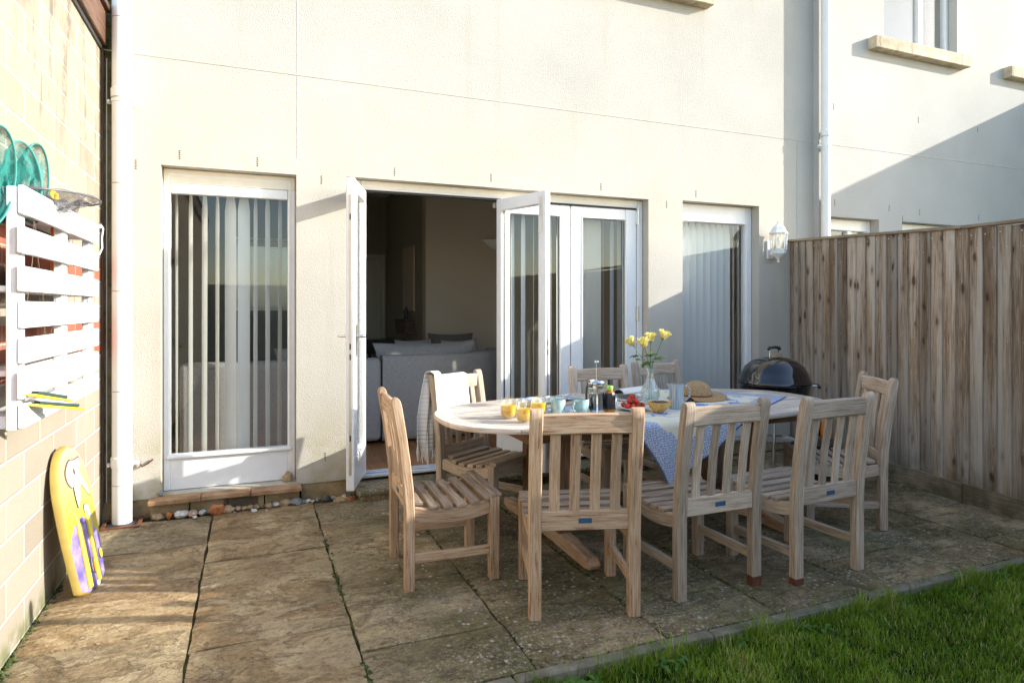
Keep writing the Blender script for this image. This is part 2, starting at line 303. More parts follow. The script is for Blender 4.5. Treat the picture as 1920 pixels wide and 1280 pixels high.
fl = m.math('MAXIMUM', petal, m.math('MULTIPLY', vine, .8))
inner = m.mix(fl, yl, m.ramp(fn, (.4, (.05, .13, .42)), (.65, (.30, .42, .68))))
c = m.mix(bord, inner, bl); rim = m.math('LESS_THAN', ed, .008); c = m.mix(rim, c, (.10, .16, .34)); m.col(c); m.bump(wv, .15, .001); MT['cloth'] = m.m
m = M('striped_throw', .95, spec=.1); u = m.uv(); v = m.sep(u, 1)
s1 = m.math('GREATER_THAN', m.math('SINE', m.math('MULTIPLY', v, 230.)), .72); rg = m.step(m.noise(m.map(u, (0, 1, 1)), 5., 1.), .44, .54)
c = m.mix(m.math('MULTIPLY', m.math('MULTIPLY', s1, rg), .5), (.80, .78, .73), (.25, .27, .32)); m.col(c)
m.bump(m.noise(m.map(u, (300, 300, 1)), 1., 2.), .3, .002); MT['throw'] = m.m
# bodyboard front print
m = M('bodyboard_print', .45); u = m.uv(); bx = m.sep(u, 0); by = m.sep(u, 1)
curve = m.math('MULTIPLY_ADD', m.math('MULTIPLY', bx, bx), -6.0, .50); curve = m.math('ADD', curve, m.math('MULTIPLY', bx, -.15))
curve = m.math('ADD', curve, m.math('MULTIPLY', m.math('SUBTRACT', m.noise(u, 18., 3.), .5), .05))
f = m.math('LESS_THAN', by, curve)
pur = m.ramp(m.noise(u, 9., 4.), (.35, (.10, .08, .42)), (.5, (.22, .17, .48)), (.7, (.38, .32, .60)))
yel = m.ramp(by, (.5, (.52, .40, .045)), (1.0, (.60, .53, .26)))  # yellow pales towards the top, sun brightness put into the colour
c = m.mix(f, yel, pur); m.col(c); MT['board'] = m.m
MT['print_pink'] = plain('pink_print', (.58, .37, .32), .5, vary=.06); MT['print_line'] = plain('outline_print', (.10, .07, .09), .5); MT['print_grey'] = plain('grey_print', (.42, .42, .44), .5)
MT['foam'] = plain('foam_edge', (.42, .30, .07), .7)
PEB = [plain('pebble_'+n, c, .75, vary=.25, sc=40, bump=.4) for n, c in (('white', (.62, .60, .54)), ('grey', (.26, .27, .27)), ('tan', (.42, .30, .17)), ('rust', (.40, .15, .05)), ('dark', (.09, .09, .08)), ('pink', (.50, .36, .27)))]
PEBN = ['white', 'grey', 'tan', 'rust red', 'dark', 'pinkish']

# ------------------------------------------------------------------ mesh builder
class MB:
    def __init__(s): s.v = []; s.f = []; s.uv = []; s.pid = []; s.mi = []
    def add(s, vs, fs, uvs=None, pid=None, mi=0):
        b = len(s.v); s.v += [tuple(p) for p in vs]
        if pid is None: pid = (random.random(), random.random())
        for f in fs:
            s.f.append([b+i for i in f]); s.mi.append(mi)
            for i in f: s.uv.append(uvs[i] if uvs else (vs[i][0], vs[i][1])); s.pid.append(pid)
        return s
    def sweep(s, path, w, t, side=None, b=.004, scales=None, mi=0, caps=True):
        """rectangular section w (along side) x t swept along path; rounded corners"""
        path = [Vector(p) for p in path]; n = len(path); vs = []; uvs = []; ru, rv = random.random()*20, random.random()*20
        hw, ht = w/2, t/2; b = min(b, hw*.49, ht*.49)
        sec = [(-hw+b, -ht), (hw-b, -ht), (hw, -ht+b), (hw, ht-b), (hw-b, ht), (-hw+b, ht), (-hw, ht-b), (-hw, -ht+b)]
        per = [0]
        for i in range(8): a, c = sec[i], sec[(i+1) % 8]; per.append(per[-1]+math.dist(a, c))
        d = 0
        for i, p in enumerate(path):
            tg = (path[min(i+1, n-1)]-path[max(i-1, 0)]).normalized()
            sd = Vector(side) if side is not None else (Vector((0, 0, 1)) if abs(tg.z) < .9 else Vector((1, 0, 0)))
            sd = (sd-tg*sd.dot(tg)).normalized(); up = tg.cross(sd)
            if i: d += (p-path[i-1]).length
            sc = scales[i] if scales else (1, 1)
            if not isinstance(sc, tuple): sc = (sc, sc)
            for k, (a, c) in enumerate(sec+[sec[0]]):
                vs.append(p+sd*a*sc[0]+up*c*sc[1]); uvs.append((ru+d, rv+per[k]))
        fs = []
        for i in range(n-1):
            for k in range(8): a = i*9+k; fs.append((a, a+1, a+10, a+9))
        if caps: fs += [tuple(range(7, -1, -1)), tuple((n-1)*9+k for k in range(8))]
        return s.add(vs, fs, uvs, mi=mi)
    def bar(s, p0, p1, w, t, side=None, b=.004, mi=0):
        p0, p1 = Vector(p0), Vector(p1); d = (p1-p0).normalized(); e = min(b, (p1-p0).length*.3)
        return s.sweep([p0, p0+d*e, p1-d*e, p1], w, t, side, b, [(1-2*e/w*.8, 1-2*e/t*.8), 1, 1, (1-2*e/w*.8, 1-2*e/t*.8)], mi)
    def box(s, x0, x1, y0, y1, z0, z1, b=.003, mi=0):
        L = (x1-x0, y1-y0, z1-z0); a = L.index(max(L)); c = [(x0+x1)/2, (y0+y1)/2, (z0+z1)/2]
        p0 = list(c); p1 = list(c); lo = (x0, y0, z0); hi = (x1, y1, z1); p0[a] = lo[a]; p1[a] = hi[a]
        if a == 0: side, w_, t_ = (0, 1, 0), L[1], L[2]
        elif a == 1: side, w_, t_ = (1, 0, 0), L[0], L[2]
        else: side, w_, t_ = (1, 0, 0), L[0], L[1]
        return s.bar(p0, p1, w_, t_, side, b, mi)
    def tube(s, path, r, n=10, mi=0, caps=True):
        path = [Vector(p) for p in path]; m_ = len(path); rr = r if isinstance(r, (list, tuple)) else [r]*m_
        vs = []; uvs = []; d = 0; up0 = None; ru = random.random()*9
        for i, p in enumerate(path):
            tg = (path[min(i+1, m_-1)]-path[max(i-1, 0)]).normalized()
            if up0 is None: up0 = Vector((0, 0, 1)) if abs(tg.z) < .9 else Vector((1, 0, 0))
            u = (up0-tg*up0.dot(tg)).normalized(); up0 = u; v = tg.cross(u)
            if i: d += (p-path[i-1]).length
            for k in range(n+1): a = 2*math.pi*k/n; vs.append(p+(u*math.cos(a)+v*math.sin(a))*rr[i]); uvs.append((ru+d, rr[i]*a))
        fs = [(i*(n+1)+k, i*(n+1)+k+1, (i+1)*(n+1)+k+1, (i+1)*(n+1)+k) for i in range(m_-1) for k in range(n)]
        if caps: fs += [tuple(range(n-1, -1, -1)), tuple((m_-1)*(n+1)+k for k in range(n))]
        return s.add(vs, fs, uvs, mi=mi)
    def lathe(s, prof, n=32, c=(0, 0, 0), mi=0, fn=None):
        vs = []; uvs = []; L = len(prof); d = 0
        for i, (r, z) in enumerate(prof):
            if i: d += math.dist(prof[i], prof[i-1])
            for k in range(n+1):
                a = 2*math.pi*k/n; p = (c[0]+r*math.cos(a), c[1]+r*math.sin(a), c[2]+z)
                vs.append(fn(p, a, r) if fn else p); uvs.append((k/n*.5, d))
        fs = [(i*(n+1)+k, i*(n+1)+k+1, (i+1)*(n+1)+k+1, (i+1)*(n+1)+k) for i in range(L-1) for k in range(n)]
        return s.add(vs, fs, uvs, mi=mi)
    def blob(s, c, r, sub=2, amp=.15, seed=0, rot=0, mi=0):
        bm = bmesh.new(); bmesh.ops.create_icosphere(bm, subdivisions=sub, radius=1); R = Matrix.Rotation(rot, 3, 'Z'); vs = []
        for v in bm.verts:
            q = v.co*(1+amp*(mnoise.noise(v.co*1.3+Vector((seed*3.1, seed*1.7, seed)))))
            vs.append(Vector(c)+R @ Vector((q.x*r[0], q.y*r[1], q.z*r[2])))
        fs = [[v.index for v in f.verts] for f in bm.faces]; bm.free(); return s.add(vs, fs, mi=mi)
    def grid(s, fn, nu, nv, mi=0, uvfn=None):
        vs = [fn(i/nu, j/nv) for j in range(nv+1) for i in range(nu+1)]; uvs = [(uvfn(i/nu, j/nv) if uvfn else (i/nu, j/nv)) for j in range(nv+1) for i in range(nu+1)]
        fs = [(j*(nu+1)+i, j*(nu+1)+i+1, (j+1)*(nu+1)+i+1, (j+1)*(nu+1)+i) for j in range(nv) for i in range(nu)]
        return s.add(vs, fs, uvs, mi=mi)
    def prism(s, poly, z0, z1, mi=0, tr=None):
        n = len(poly); vs = [(p[0], p[1], z0) for p in poly]+[(p[0], p[1], z1) for p in poly]; uvs = [(p[0], p[1]) for p in poly]*2
        if tr: vs = [tr(v) for v in vs]
        fs = [tuple(range(n-1, -1, -1)), tuple(range(n, 2*n))]+[(i, (i+1) % n, n+(i+1) % n, n+i) for i in range(n)]
        return s.add(vs, fs, uvs, mi=mi)
    def build(s, name, mats, parent=None, smooth=38, solid=0.):
        me = bpy.data.meshes.new(name); me.from_pydata(s.v, [], s.f)
        u = me.uv_layers.new(name='UVMap'); u.data.foreach_set('uv', np.array(s.uv, dtype=np.float32).ravel())
        p = me.uv_layers.new(name='pid'); p.data.foreach_set('uv', np.array(s.pid, dtype=np.float32).ravel())
        if not isinstance(mats, (list, tuple)): mats = [mats]
        for q in mats: me.materials.append(MT[q] if isinstance(q, str) else q)
        me.polygons.foreach_set('material_index', s.mi)
        me.polygons.foreach_set('use_smooth', [True]*len(s.f)); me.update(); me.validate()
        me.set_sharp_from_angle(angle=R_(smooth))
        o = bpy.data.objects.new(name, me); col.objects.link(o)
        if solid: q = o.modifiers.new('thick', 'SOLIDIFY'); q.thickness = solid; q.offset = 0
        if parent: o.parent = parent
        return o
def tag(o, label=None, cat=None, group=None, kind=None):
    if label: o['label'] = label
    if cat: o['category'] = cat
    if group: o['group'] = group
    if kind: o['kind'] = kind
    return o
def empty(name, loc=(0, 0, 0), rz=0., label=None, cat=None, group=None):
    o = bpy.data.objects.new(name, None); col.objects.link(o); o.location = loc; o.rotation_euler = (0, 0, rz); o.empty_display_size = .1
    return tag(o, label, cat, group)
def copy_tree(o, parent=None):
    c = o.copy(); col.objects.link(c); c.parent = parent
    for ch in list(o.children): copy_tree(ch, c)
    return c

WY = 4.85; FY = 4.98; NY = 4.78
# ------------------------------------------------------------------ walls with openings
def holed(mb, x0, x1, z0, z1, yf, yb, holes, sub=None):
    xs = sorted({x0, x1, *[h[0] for h in holes], *[h[1] for h in holes]}); zs = sorted({z0, z1, *[h[2] for h in holes], *[h[3] for h in holes]})
    def inh(x, z): return any(h[0] < x < h[1] and h[2] < z < h[3] for h in holes)
    for i in range(len(xs)-1):
        for j in range(len(zs)-1):
            if inh((xs[i]+xs[i+1])/2, (zs[j]+zs[j+1])/2): continue
            a, b, c, d = xs[i], xs[i+1], zs[j], zs[j+1]
            mb.add([(a, yf, c), (b, yf, c), (b, yf, d), (a, yf, d), (a, yb, c), (b, yb, c), (b, yb, d), (a, yb, d)], [(0, 1, 2, 3), (7, 6, 5, 4)])
    for a, b, c, d in holes:
        mb.add([(a, yf, c), (b, yf, c), (b, yf, d), (a, yf, d), (a, yb, c), (b, yb, c), (b, yb, d), (a, yb, d)], [(0, 4, 5, 1), (1, 5, 6, 2), (2, 6, 7, 3), (3, 7, 4, 0)])
    a, b, c, d = x0, x1, z0, z1
    mb.add([(a, yf, c), (b, yf, c), (b, yf, d), (a, yf, d), (a, yb, c), (b, yb, c), (b, yb, d), (a, yb, d)], [(0, 1, 5, 4), (1, 2, 6, 5), (2, 3, 7, 6), (3, 0, 4, 7)])

house = empty('terraced_house', (0, 0, 0), 0, 'cream rendered house wall with open glazed folding doors and tall fixed windows', 'house')
WL = (-.555, .305, .13, 2.34); WD = (.66, 3.30, .10, 2.355); WR = (3.67, 4.57, .13, 2.37); WU = (2.80, 3.85, 4.29, 5.5)
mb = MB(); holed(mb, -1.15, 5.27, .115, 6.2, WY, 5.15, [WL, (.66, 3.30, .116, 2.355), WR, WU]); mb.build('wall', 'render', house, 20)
# plinth and ledges
mb = MB(); xs = [-1.15, -.62]
mb.box(-1.15, -.615, 4.862, 5.1, -.05, .113); mb.build('plinth', 'plinth', house); mb = MB()
for i in range(4): mb.box(-.61+i*.235, -.61+(i+1)*.235-.008, 4.80, 4.9, -.05, .086)
mb.build('ledge_support', 'plinth', house); mb = MB(); mb.box(.34, .72, 4.862, 5.1, -.05, .113); mb.build('plinth', 'plinth', house); mb = MB(); mb.box(3.32, 5.27, 4.862, 5.1, -.05, .113)
mb.build('plinth', 'plinth', house)
mb = MB(); mb.box(-.62, -.31, 4.735, 4.985, .094, .124, .004); mb.box(-.305, .0, 4.745, 4.985, .095, .126, .004); mb.box(.005, .335, 4.735, 4.985, .093, .123, .004); mb.build('ledge', 'ledge', house)
mb = MB()
for k in range(6): mb.box(-.17, .05, 4.792, 4.799, .022+k*.01, .027+k*.01, .001)
mb.build('air_brick', 'weep', house)
mb = MB(); mb.box(.70, 1.48, 4.60, 4.905, .045, .088, .01); mb.box(1.485, 2.4, 4.59, 4.905, .045, .09, .01); mb.box(2.405, 3.34, 4.61, 4.905, .045, .087, .01); mb.box(.73, 3.30, 4.64, 4.9, -.05, .043, .005)
mb.build('door_step', 'slab', house)
# movement joints
mb = MB(); mb.box(-.89, 5.27, WY-.0030, WY+.01, 3.053, 3.060, .001); mb.build('render_joint', 'render_bead', house)
mb = MB(); mb.box(.308, .318, WY-.0015, WY+.01, 3.063, 6.1, .001); mb.box(.308, .318, WY-.0015, WY+.01, 2.45, 3.051, .001); mb.build('render_joint', 'render_bead', house)
mb = MB(); mb.box(5.05, 5.058, WY-.0034, WY+.01, .15, 3.05, .001); mb.build('render_joint', 'render_bead', house)
F_ = 1201.; YAW = R_(22.2); FW = (math.sin(YAW), math.cos(YAW)); RT = (math.cos(YAW), -math.sin(YAW))
def onY(x, y, Yp):
    l = (x-960)/F_; dx = FW[0]+l*RT[0]; dy = FW[1]+l*RT[1]; t = Yp/dy; return dx*t, 1.38-(y-578)/F_*t
def weep(pts, Yp, par):
    for x, y in pts:
        X, Z = onY(x, y, Yp); mb = MB()
        for k in range(5): mb.box(X-.004, X+.004, Yp-.003, Yp+.01, Z-.032+k*.0135, Z-.025+k*.0135, .0008)
        mb.build('weep_vent', 'weep', par)
weep([(255, 308), (337, 290), (483, 303), (603, 337), (740, 322), (921, 333), (1127, 350), (1250, 383), (1305, 363), (610, 855)], WY, house)

def frame(mb, x0, x1, z0, z1, y0, y1, sl, sr, st, sb, b=.004):
    mb.box(x0, x0+sl, y0, y1, z0, z1, b); mb.box(x1-sr, x1, y0, y1, z0, z1, b)
    mb.box(x0+sl, x1-sr, y0+.0015, y1-.0015, z1-st, z1, b); mb.box(x0+sl, x1-sr, y0+.0015, y1-.0015, z0, z0+sb, b)
def bead(mb, x0, x1, z0, z1, y, b=.012):
    mb.box(x0, x1, y-.006, y+.006, z0, z0+b, .002); mb.box(x0, x1, y-.006, y+.006, z1-b, z1, .002)
    mb.box(x0, x0+b, y-.0055, y+.0055, z0+b, z1-b, .002); mb.box(x1-b, x1, y-.0055, y+.0055, z0+b, z1-b, .002)
def window(par, x0, x1, z0, z1, sl, sr, st, sb, y0=FY-.03, y1=FY+.04, label=None, panes=None, sill=True):
    e = .003
    mb = MB(); frame(mb, x0+e, x1-e, z0+e, z1-e, y0, y1, sl, sr, st, sb); bead(mb, x0+sl-.014, x1-sr+.014, z0+sb-.014, z1-st+.014, y0-.001)
    w_ = mb.build('window', 'upvc', par)
    if label: w_['label'] = label
    mb = MB(); mb.box(x0+sl-.006, x1-sr+.006, FY+.004, FY+.010, z0+sb-.006, z1-st+.006, .001); mb.build('pane', 'pane', w_)
    return w_
wl = window(house, *WL, .042, .05, .05, .24, label='tall window left of the open doors with white bottom panel')
# extra head board and sill nosing
mb = MB(); mb.box(-.552, .302, FY-.036, FY+.03, 2.24, 2.337, .004); mb.build('head_board', 'upvc_cream', wl)
mb = MB(); mb.box(-.53, .275, FY-.055, FY-.032, .350, .372, .005); mb.build('sill', 'upvc', wl)
# lower the glass top so it meets the head board
MBh = MB(); MBh.box(-.508, .250, FY-.033, FY+.03, 2.172, 2.238, .003); MBh.build('top_rail', 'upvc', wl)
wr = window(house, *WR, .05, .07, .17, .24, label='tall window beside the wall lantern with closed vertical blind')
window(house, *WU, .06, .06, .06, .06, label='upstairs window cut off by the top of the photo')
def sillb(mb, x0, x1, y, z0, z1): mb.sweep([(x0, y-.02, (z0+z1)/2), (x0+.006, y-.02, (z0+z1)/2), (x1-.006, y-.02, (z0+z1)/2), (x1, y-.02, (z0+z1)/2)], .16, z1-z0, (0, 1, 0), .005, [.98, 1, 1, .98])
mb = MB(); sillb(mb, 2.72, 3.95, WY, 4.17, 4.285); mb.build('window_sill', 'sill', house)
# ------------------------------------------------------------------ folding door frame and leaves
mb = MB(); x0, x1, z0, z1 = WD; e = .003
mb.box(x0+e, .775, FY-.04, FY+.05, .13, z1-e, .004); mb.box(3.245, x1-e, FY-.04, FY+.05, .13, z1-e, .004); mb.box(.777, 3.243, FY-.038, FY+.05, 2.287, z1-e, .004)
fr = mb.build('door_frame', 'upvc', house)
mb = MB(); mb.box(.777, 3.243, FY-.044, FY-.039, 2.30, 2.352, .002); mb.build('head_board', 'upvc_cream', fr)
mb = MB(); mb.box(.777, 3.243, FY-.02, FY+.03, 2.272, 2.2868, .001); mb.build('seal', 'seal', fr)
mb = MB(); mb.box(.70, 3.29, FY-.075, FY+.06, .092, .122, .004); mb.box(.70, 3.29, FY-.05, FY-.03, .123, .136, .003); mb.box(.70, 3.29, FY+.0, FY+.02, .123, .134, .003); mb.build('threshold', 'alu', house)
def lever(par, x, y, z, sgn, mirror=1):
    mb = MB(); mb.box(x-.013, x+.013, y+(.0 if sgn > 0 else -.008), y+(.008 if sgn > 0 else 0), z-.11, z+.11, .003)
    mb.tube([(x, y, z+.03), (x, y+sgn*.05, z+.03), (x+mirror*.012, y+sgn*.06, z+.03), (x+mirror*.10, y+sgn*.062, z+.028)], [.009, .009, .009, .008], 12)
    mb.build('handle', 'chrome', par)
def leaf(hx, hy, ang, w_, label, sl=.09, handle=None, lock=False, hinge=None):
    """leaf local x from hinge to free edge; y is the outside face"""
    e_ = bpy.data.objects.new('door', None); 
    mb = MB(); z0, z1 = .142, 2.268; frame(mb, .003, w_-.003, z0, z1, -.028, .028, sl, sl, .095, .235, .005)
    bead(mb, sl-.012, w_-sl+.012, z0+.235-.012, z1-.095+.012, -.029); bead(mb, sl-.012, w_-sl+.012, z0+.235-.012, z1-.095+.012, .029)
    o = mb.build('door', 'upvc', house); o.location = (hx, hy, 0); o.rotation_euler = (0, 0, ang); o['label'] = label
    mb = MB(); mb.box(sl-.005, w_-sl+.005, .006, .012, z0+.23, z1-.09, .001); mb.build('pane', 'pane', o)
    mb = MB(); mb.box(sl-.005, w_-sl+.005, -.003, .003, z0+.23, z0+.237, .001); mb.box(sl+.0, sl+.006, -.01, .004, z0+.24, z1-.1, .001); mb.box(w_-sl-.006, w_-sl, -.01, .004, z0+.24, z1-.1, .001); mb.build('spacer', 'seal', o)
    if lock:
        mb = MB(); X = w_-.003
        mb.box(X-.004, X+.001, -.009, .009, .25, 2.15, .0005)
        mb.build('lock_strip', 'steel', o)
        for z in (.5, 1.05, 1.12, 2.0): mb = MB(); mb.box(X-.002, X+.0025, -.005, .005, z-.02, z+.02, .0005); mb.build('lock_slot', 'seal', o)
    if handle: 
        lever(o, w_-.045, .028, 1.16, 1, -1); lever(o, w_-.045, -.028, 1.16, -1, -1)
    if hinge is not None:
        for z in (.4, 1.33, 2.17):
            mb = MB(); mb.tube([(hinge, .036, z-.06), (hinge, .036, z+.06)], .009, 12); mb.box(hinge-.022, hinge+.022, .028, .034, z-.055, z+.055, .002); mb.build('hinge', 'steel', o)
    bpy.data.objects.remove(e_); return o
a1 = math.atan2(-.49, -.16); leaf(.785, FY-.06, a1, .52, 'open glazed door leaf at the left side, swung out', .075, handle=True, lock=True)
a2 = math.atan2(-.54, .19); l2 = leaf(1.885, FY-.07, a2, .575, 'open glazed door leaf folded out in front of the closed leaves', .07, lock=True)
mb = MB(); mb.box(.545-.03, .545-.004, -.034, -.029, 1.95, 2.23, .002); mb.build('flush_bolt', 'steel', l2)
leaf(1.90, FY, 0, .67, 'closed glazed door leaf behind the open folded leaf', .10)
o = leaf(2.573, FY, 0, .67, 'closed glazed door leaf at the right end of the opening', .115)
for z in (.4, 1.33, 2.2):
    mb = MB(); mb.tube([(.675, -.04, z-.07), (.675, -.04, z+.07)], .011, 12); mb.box(.655, .70, -.035, -.030, z-.06, z+.06, .002); mb.build('hinge', 'steel', o)

# ------------------------------------------------------------------ neighbour house
nb = empty('neighbouring_house', (0, 0, 0), 0, 'neighbouring pale rendered house beyond the timber fence with upstairs window', 'house')
NU = (6.19, 7.36, 4.20, 5.4); NU2 = (8.30, 9.4, 4.20, 5.4); N1 = (5.33, 6.12, .13, 2.31); N2 = (6.47, 7.55, .13, 2.31)
mb = MB(); holed(mb, 5.27, 13., -.05, 6.2, NY, 5.15, [NU, NU2, N1, N2]); mb.build('wall', 'render2', nb, 20)
mb = MB(); mb.box(5.27, 12.9, NY-.003, NY+.01, 3.032, 3.044, .001); mb.build('render_joint', 'render_bead', nb)
for q, lb in ((NU, 'upstairs window with open blue sky reflection'), (NU2, 'second upstairs window at the right edge'), (N1, 'cream headed ground floor window nearest the downpipe'), (N2, 'ground floor window seen just above the fence')):
    w_ = window(nb, *q, .05, .05, .12 if q[3] < 3 else .06, .07, NY+.10, NY+.16, lb)
    for ch in w_.children: ch.location.y = NY+.13-FY-.007
    mb = MB(); xc = q[0]+(q[1]-q[0])*.6; mb.box(xc-.03, xc+.03, NY+.092, NY+.15, q[2]+.075, q[3]-.125, .003); mb.build('mullion', 'upvc', w_)
mb = MB(); sillb(mb, 5.96, 7.45, NY, 4.07, 4.195); mb.build('window_sill', 'sill', nb)
mb = MB(); sillb(mb, 8.17, 9.55, NY, 4.07, 4.195); mb.build('window_sill', 'sill', nb)
weep([(1563, 200), (1722, 225), (1833, 243), (1565, 380), (1667, 390), (1692, 410), (1724, 398), (1835, 408)], NY, nb)
mb = MB(); mb.box(5.27, 13, 5.16, 9.5, -.05, 6.2); mb.build('rear_volume', 'render2', nb)
ext = empty('neighbour_extension', (9.0, 3.2, 0), 0, 'pale rendered side extension of the neighbouring house, out of frame to the right', 'extension')
mb = MB(); mb.box(0, 2.5, 0, 1.515, -.05, 3.95); mb.build('wall', 'render2', ext); mb = MB(); mb.box(-.0, 2.6, -.02, 1.51, 3.953, 4.02, .01); mb.build('roof', 'sill', ext)

# ------------------------------------------------------------------ downpipes
def downpipe(x, y, r, z0, z1, rings, collars, brackets, label):
    p = empty('downpipe', (x, y, 0), 0, label, 'downpipe')
    mb = MB(); mb.lathe([(r, z0), (r, z1)], 40); mb.build('pipe', 'pipe', p)
    for z in collars:
        mb = MB(); mb.lathe([(r+.001, z-.03), (r+.006, z-.03), (r+.007, z+.025), (r+.003, z+.03), (r, z+.031)], 40); mb.build('collar', 'pipe', p)
        mb = MB(); mb.lathe([(r+.001, z-.034), (r+.0025, z-.034), (r+.0025, z-.030), (r+.001, z-.030)], 40); mb.build('seal', 'pipe_ring', p)
    for z in rings:
        mb = MB(); mb.lathe([(r, z-.003), (r+.0018, z-.002), (r+.0018, z+.002), (r, z+.003)], 40); mb.build('seal', 'pipe_ring', p)
    for z in brackets:
        mb = MB(); mb.lathe([(r+.001, z-.01), (r+.005, z-.01), (r+.005, z+.01), (r+.001, z+.01)], 32)
        mb.box(-r-.035, r+.035, r-.02, r-.012, z-.012, z+.012, .002); mb.tube([(r+.028, r-.03, z), (r+.028, r-.01, z)], .008, 8); mb.tube([(-r-.02, -.0, z), (-r-.012, r-.01, z)], .008, 8); mb.build('bracket', 'pipe', p)
    return p
p = downpipe(-.767, 4.772, .057, .0, 6.2, (3.24, 2.18, 1.49, .85, .25), (2.76, .40), (2.71, .37), 'wide white downpipe between the block wall and the tall left window')
gl = empty('drain_gully', (-.76, 4.74, 0), 0, 'square drain grid at the foot of the wide left downpipe', 'drain')
mb = MB(); 
for a, b, c, d in ((-.11, .11, -.11, -.09), (-.11, .11, .07, .09), (-.11, -.09, -.088, .068), (.09, .11, -.088, .068)): mb.box(a, b, c, d, .0, .014, .002)
mb.build('frame', 'rust', gl); mb = MB(); mb.box(-.088, .088, -.088, .068, .0, .004, .001); mb.build('grid', 'seal', gl)
downpipe(5.300, 4.722, .043, .0, 6.2, (), (3.12,), (2.99,), 'slim white downpipe on the neighbouring house above the fence')
mb = MB(); mb.tube([(-.885+.02, 4.842, .12), (-.885+.02, 4.842, 1.6), (-.885+.02, 4.841, 3.0)], .003, 6); tag(mb.build('cable', 'upvc_cream'), 'thin pale cable running up the corner beside the left downpipe', 'cable')
mb = MB(); mb.tube([(-.69, 4.84, .37), (-.66, 4.83, .34), (-.63, 4.835, .355), (-.60, 4.838, .38)], .006, 6); tag(mb.build('cable_stub', 'rust'), 'short bent brown stub poking from the render by the downpipe', 'cable')

# ------------------------------------------------------------------ left block wall
bw = empty('block_wall', (-.89, 0, 0), 0, 'sunlit cream block wall on the left carrying the white pallet', 'wall')
mb = MB(); mb.box(-.26, 0, -5.6, 4.845, -.05, 3.06, .004); o = mb.build('wall', 'blockwall', bw, 20)
mb = MB(); mb.box(-.06, .035, -5.5, 4.80, 3.062, 3.27, .005); mb.box(-.1, .06, -5.5, 4.79, 3.273, 3.31, .004); mb.build('fascia', 'fascia', bw)
mb = MB(); mb.box(-.05, .012, -5.5, 4.78, 3.03, 3.061, .002); mb.build('flashing', 'seal', bw)
mb = MB(); mb.box(.002, .012, 4.80, 4.835, .1, 3.06, .002); mb.build('corner_trim', 'fascia', bw)

# ------------------------------------------------------------------ pallet shelf, nets, brushes
pl = empty('wooden_pallet', (-.76, 2.74, 0), 0, 'white painted wooden pallet hung upright on the block wall', 'pallet')
zs = [(1.70, 1.80), (1.555, 1.655), (1.415, 1.51), (1.275, 1.375), (1.145, 1.24), (1.00, 1.10), (.885, .965)]
zs = [(1.715, 1.815), (1.575, 1.67), (1.44, 1.53), (1.31, 1.405), (1.185, 1.275), (1.06, 1.155), (.955, 1.04)]
for k, (a, b) in enumerate(zs):
    mb = MB(); j = random.uniform(-.006, .006); mb.box(.0, .020, j, 1.20+j*.5, a, b, .003); mb.build('slat', 'pallet', pl)
for y in (-.005, .58, 1.09):
    mb = MB(); mb.box(-.034, -.002, y+.01, y+.10, .95, 1.81, .003); mb.build('upright', 'pallet', pl)
for a, b in ((1.735, 1.81), (1.44, 1.46), (1.14, 1.16), (.955, 1.00)):
    mb = MB(); mb.box(-.125, -.036, .02, 1.19, a, b, .003); mb.build('rear_board', 'pallet', pl)
mb = MB(); pts = [(.022, .03+.0115*k+.02*math.sin(k*.5), 1.40+.30*math.sin(k*.21)*math.sin(k*.083+.6)+.02*math.sin(k*.9)) for k in range(100)]; mb.tube(pts, .0009, 5); tag(mb.build('wire_light_string', 'fence_cap'), 'thin wire light string looped over the white pallet slats', 'light string').location = (-.76, 2.74, 0)
mb = MB(); mb.tube([(.012, 1.19, 1.80), (.03, 1.20, 1.82), (.035, 1.23, 1.805), (.03, 1.225, 1.75), (.03, 1.235, 1.70), (.02, 1.21, 1.66)], .004, 6); mb.blob((.025, 1.2, 1.81), (.014, .014, .010)); o = mb.build('string', 'pipe'); o.location = (-.76, 2.74, 0); tag(o, 'white knotted string tied at the far corner of the pallet', 'string')

def hoop(mb, c, rx, rz, rot, tilt, r=.004, n=28):
    M_ = Matrix.Translation(c) @ Matrix.Rotation(rot, 4, 'Z') @ Matrix.Rotation(tilt, 4, 'X')
    pts = [M_ @ Vector((rx*math.cos(2*math.pi*k/n), 0, rz*math.sin(2*math.pi*k/n))) for k in range(n+1)]; mb.tube(pts, r, 6, caps=False); return M_
def fishnet(loc, rx, rz, rot, tilt, depth, label, net='net', cord='turq', lean=(0, 0, 0), handle=True):
    e_ = empty('fishing_net', loc, 0, label, 'fishing net', 'fishing nets on the pallet')
    mb = MB(); M_ = hoop(mb, Vector((0, 0, 0)), rx, rz, rot, tilt); mb.build('hoop', cord, e_)
    mb = MB()
    def fn(u, v):
        a = 2*math.pi*u; k = 1-v**1.6*.75; wob = 1+.10*math.sin(a*5+v*4)*v
        p = M_ @ Vector((rx*math.cos(a)*k*wob, depth*v*.45, rz*math.sin(a)*k*wob))+Vector(mnoise.noise_vector(Vector((math.cos(a)*2, math.sin(a)*2, v*4+rx*30))))*.05*v; p += Vector(lean)*v; p.z -= depth*v*v*.7; p.z = max(p.z, -loc[2]+1.0); return p
    mb.grid(fn, 36, 10, uvfn=lambda u, v: (u*2*math.pi*rx, v*depth)); mb.build('netting', net, e_)
    if 0:
        mb = MB(); a = M_ @ Vector((0, 0, -rz)); mb.tube([a, a+Vector((.0, .02, -.3))], .006, 8); mb.build('handle', 'yellow', e_)
    return e_
fishnet((-.80, 3.10, 1.88), .10, .16, R_(78), R_(4), .18, 'large turquoise fishing net with rounded hoop, rightmost of the upright nets')
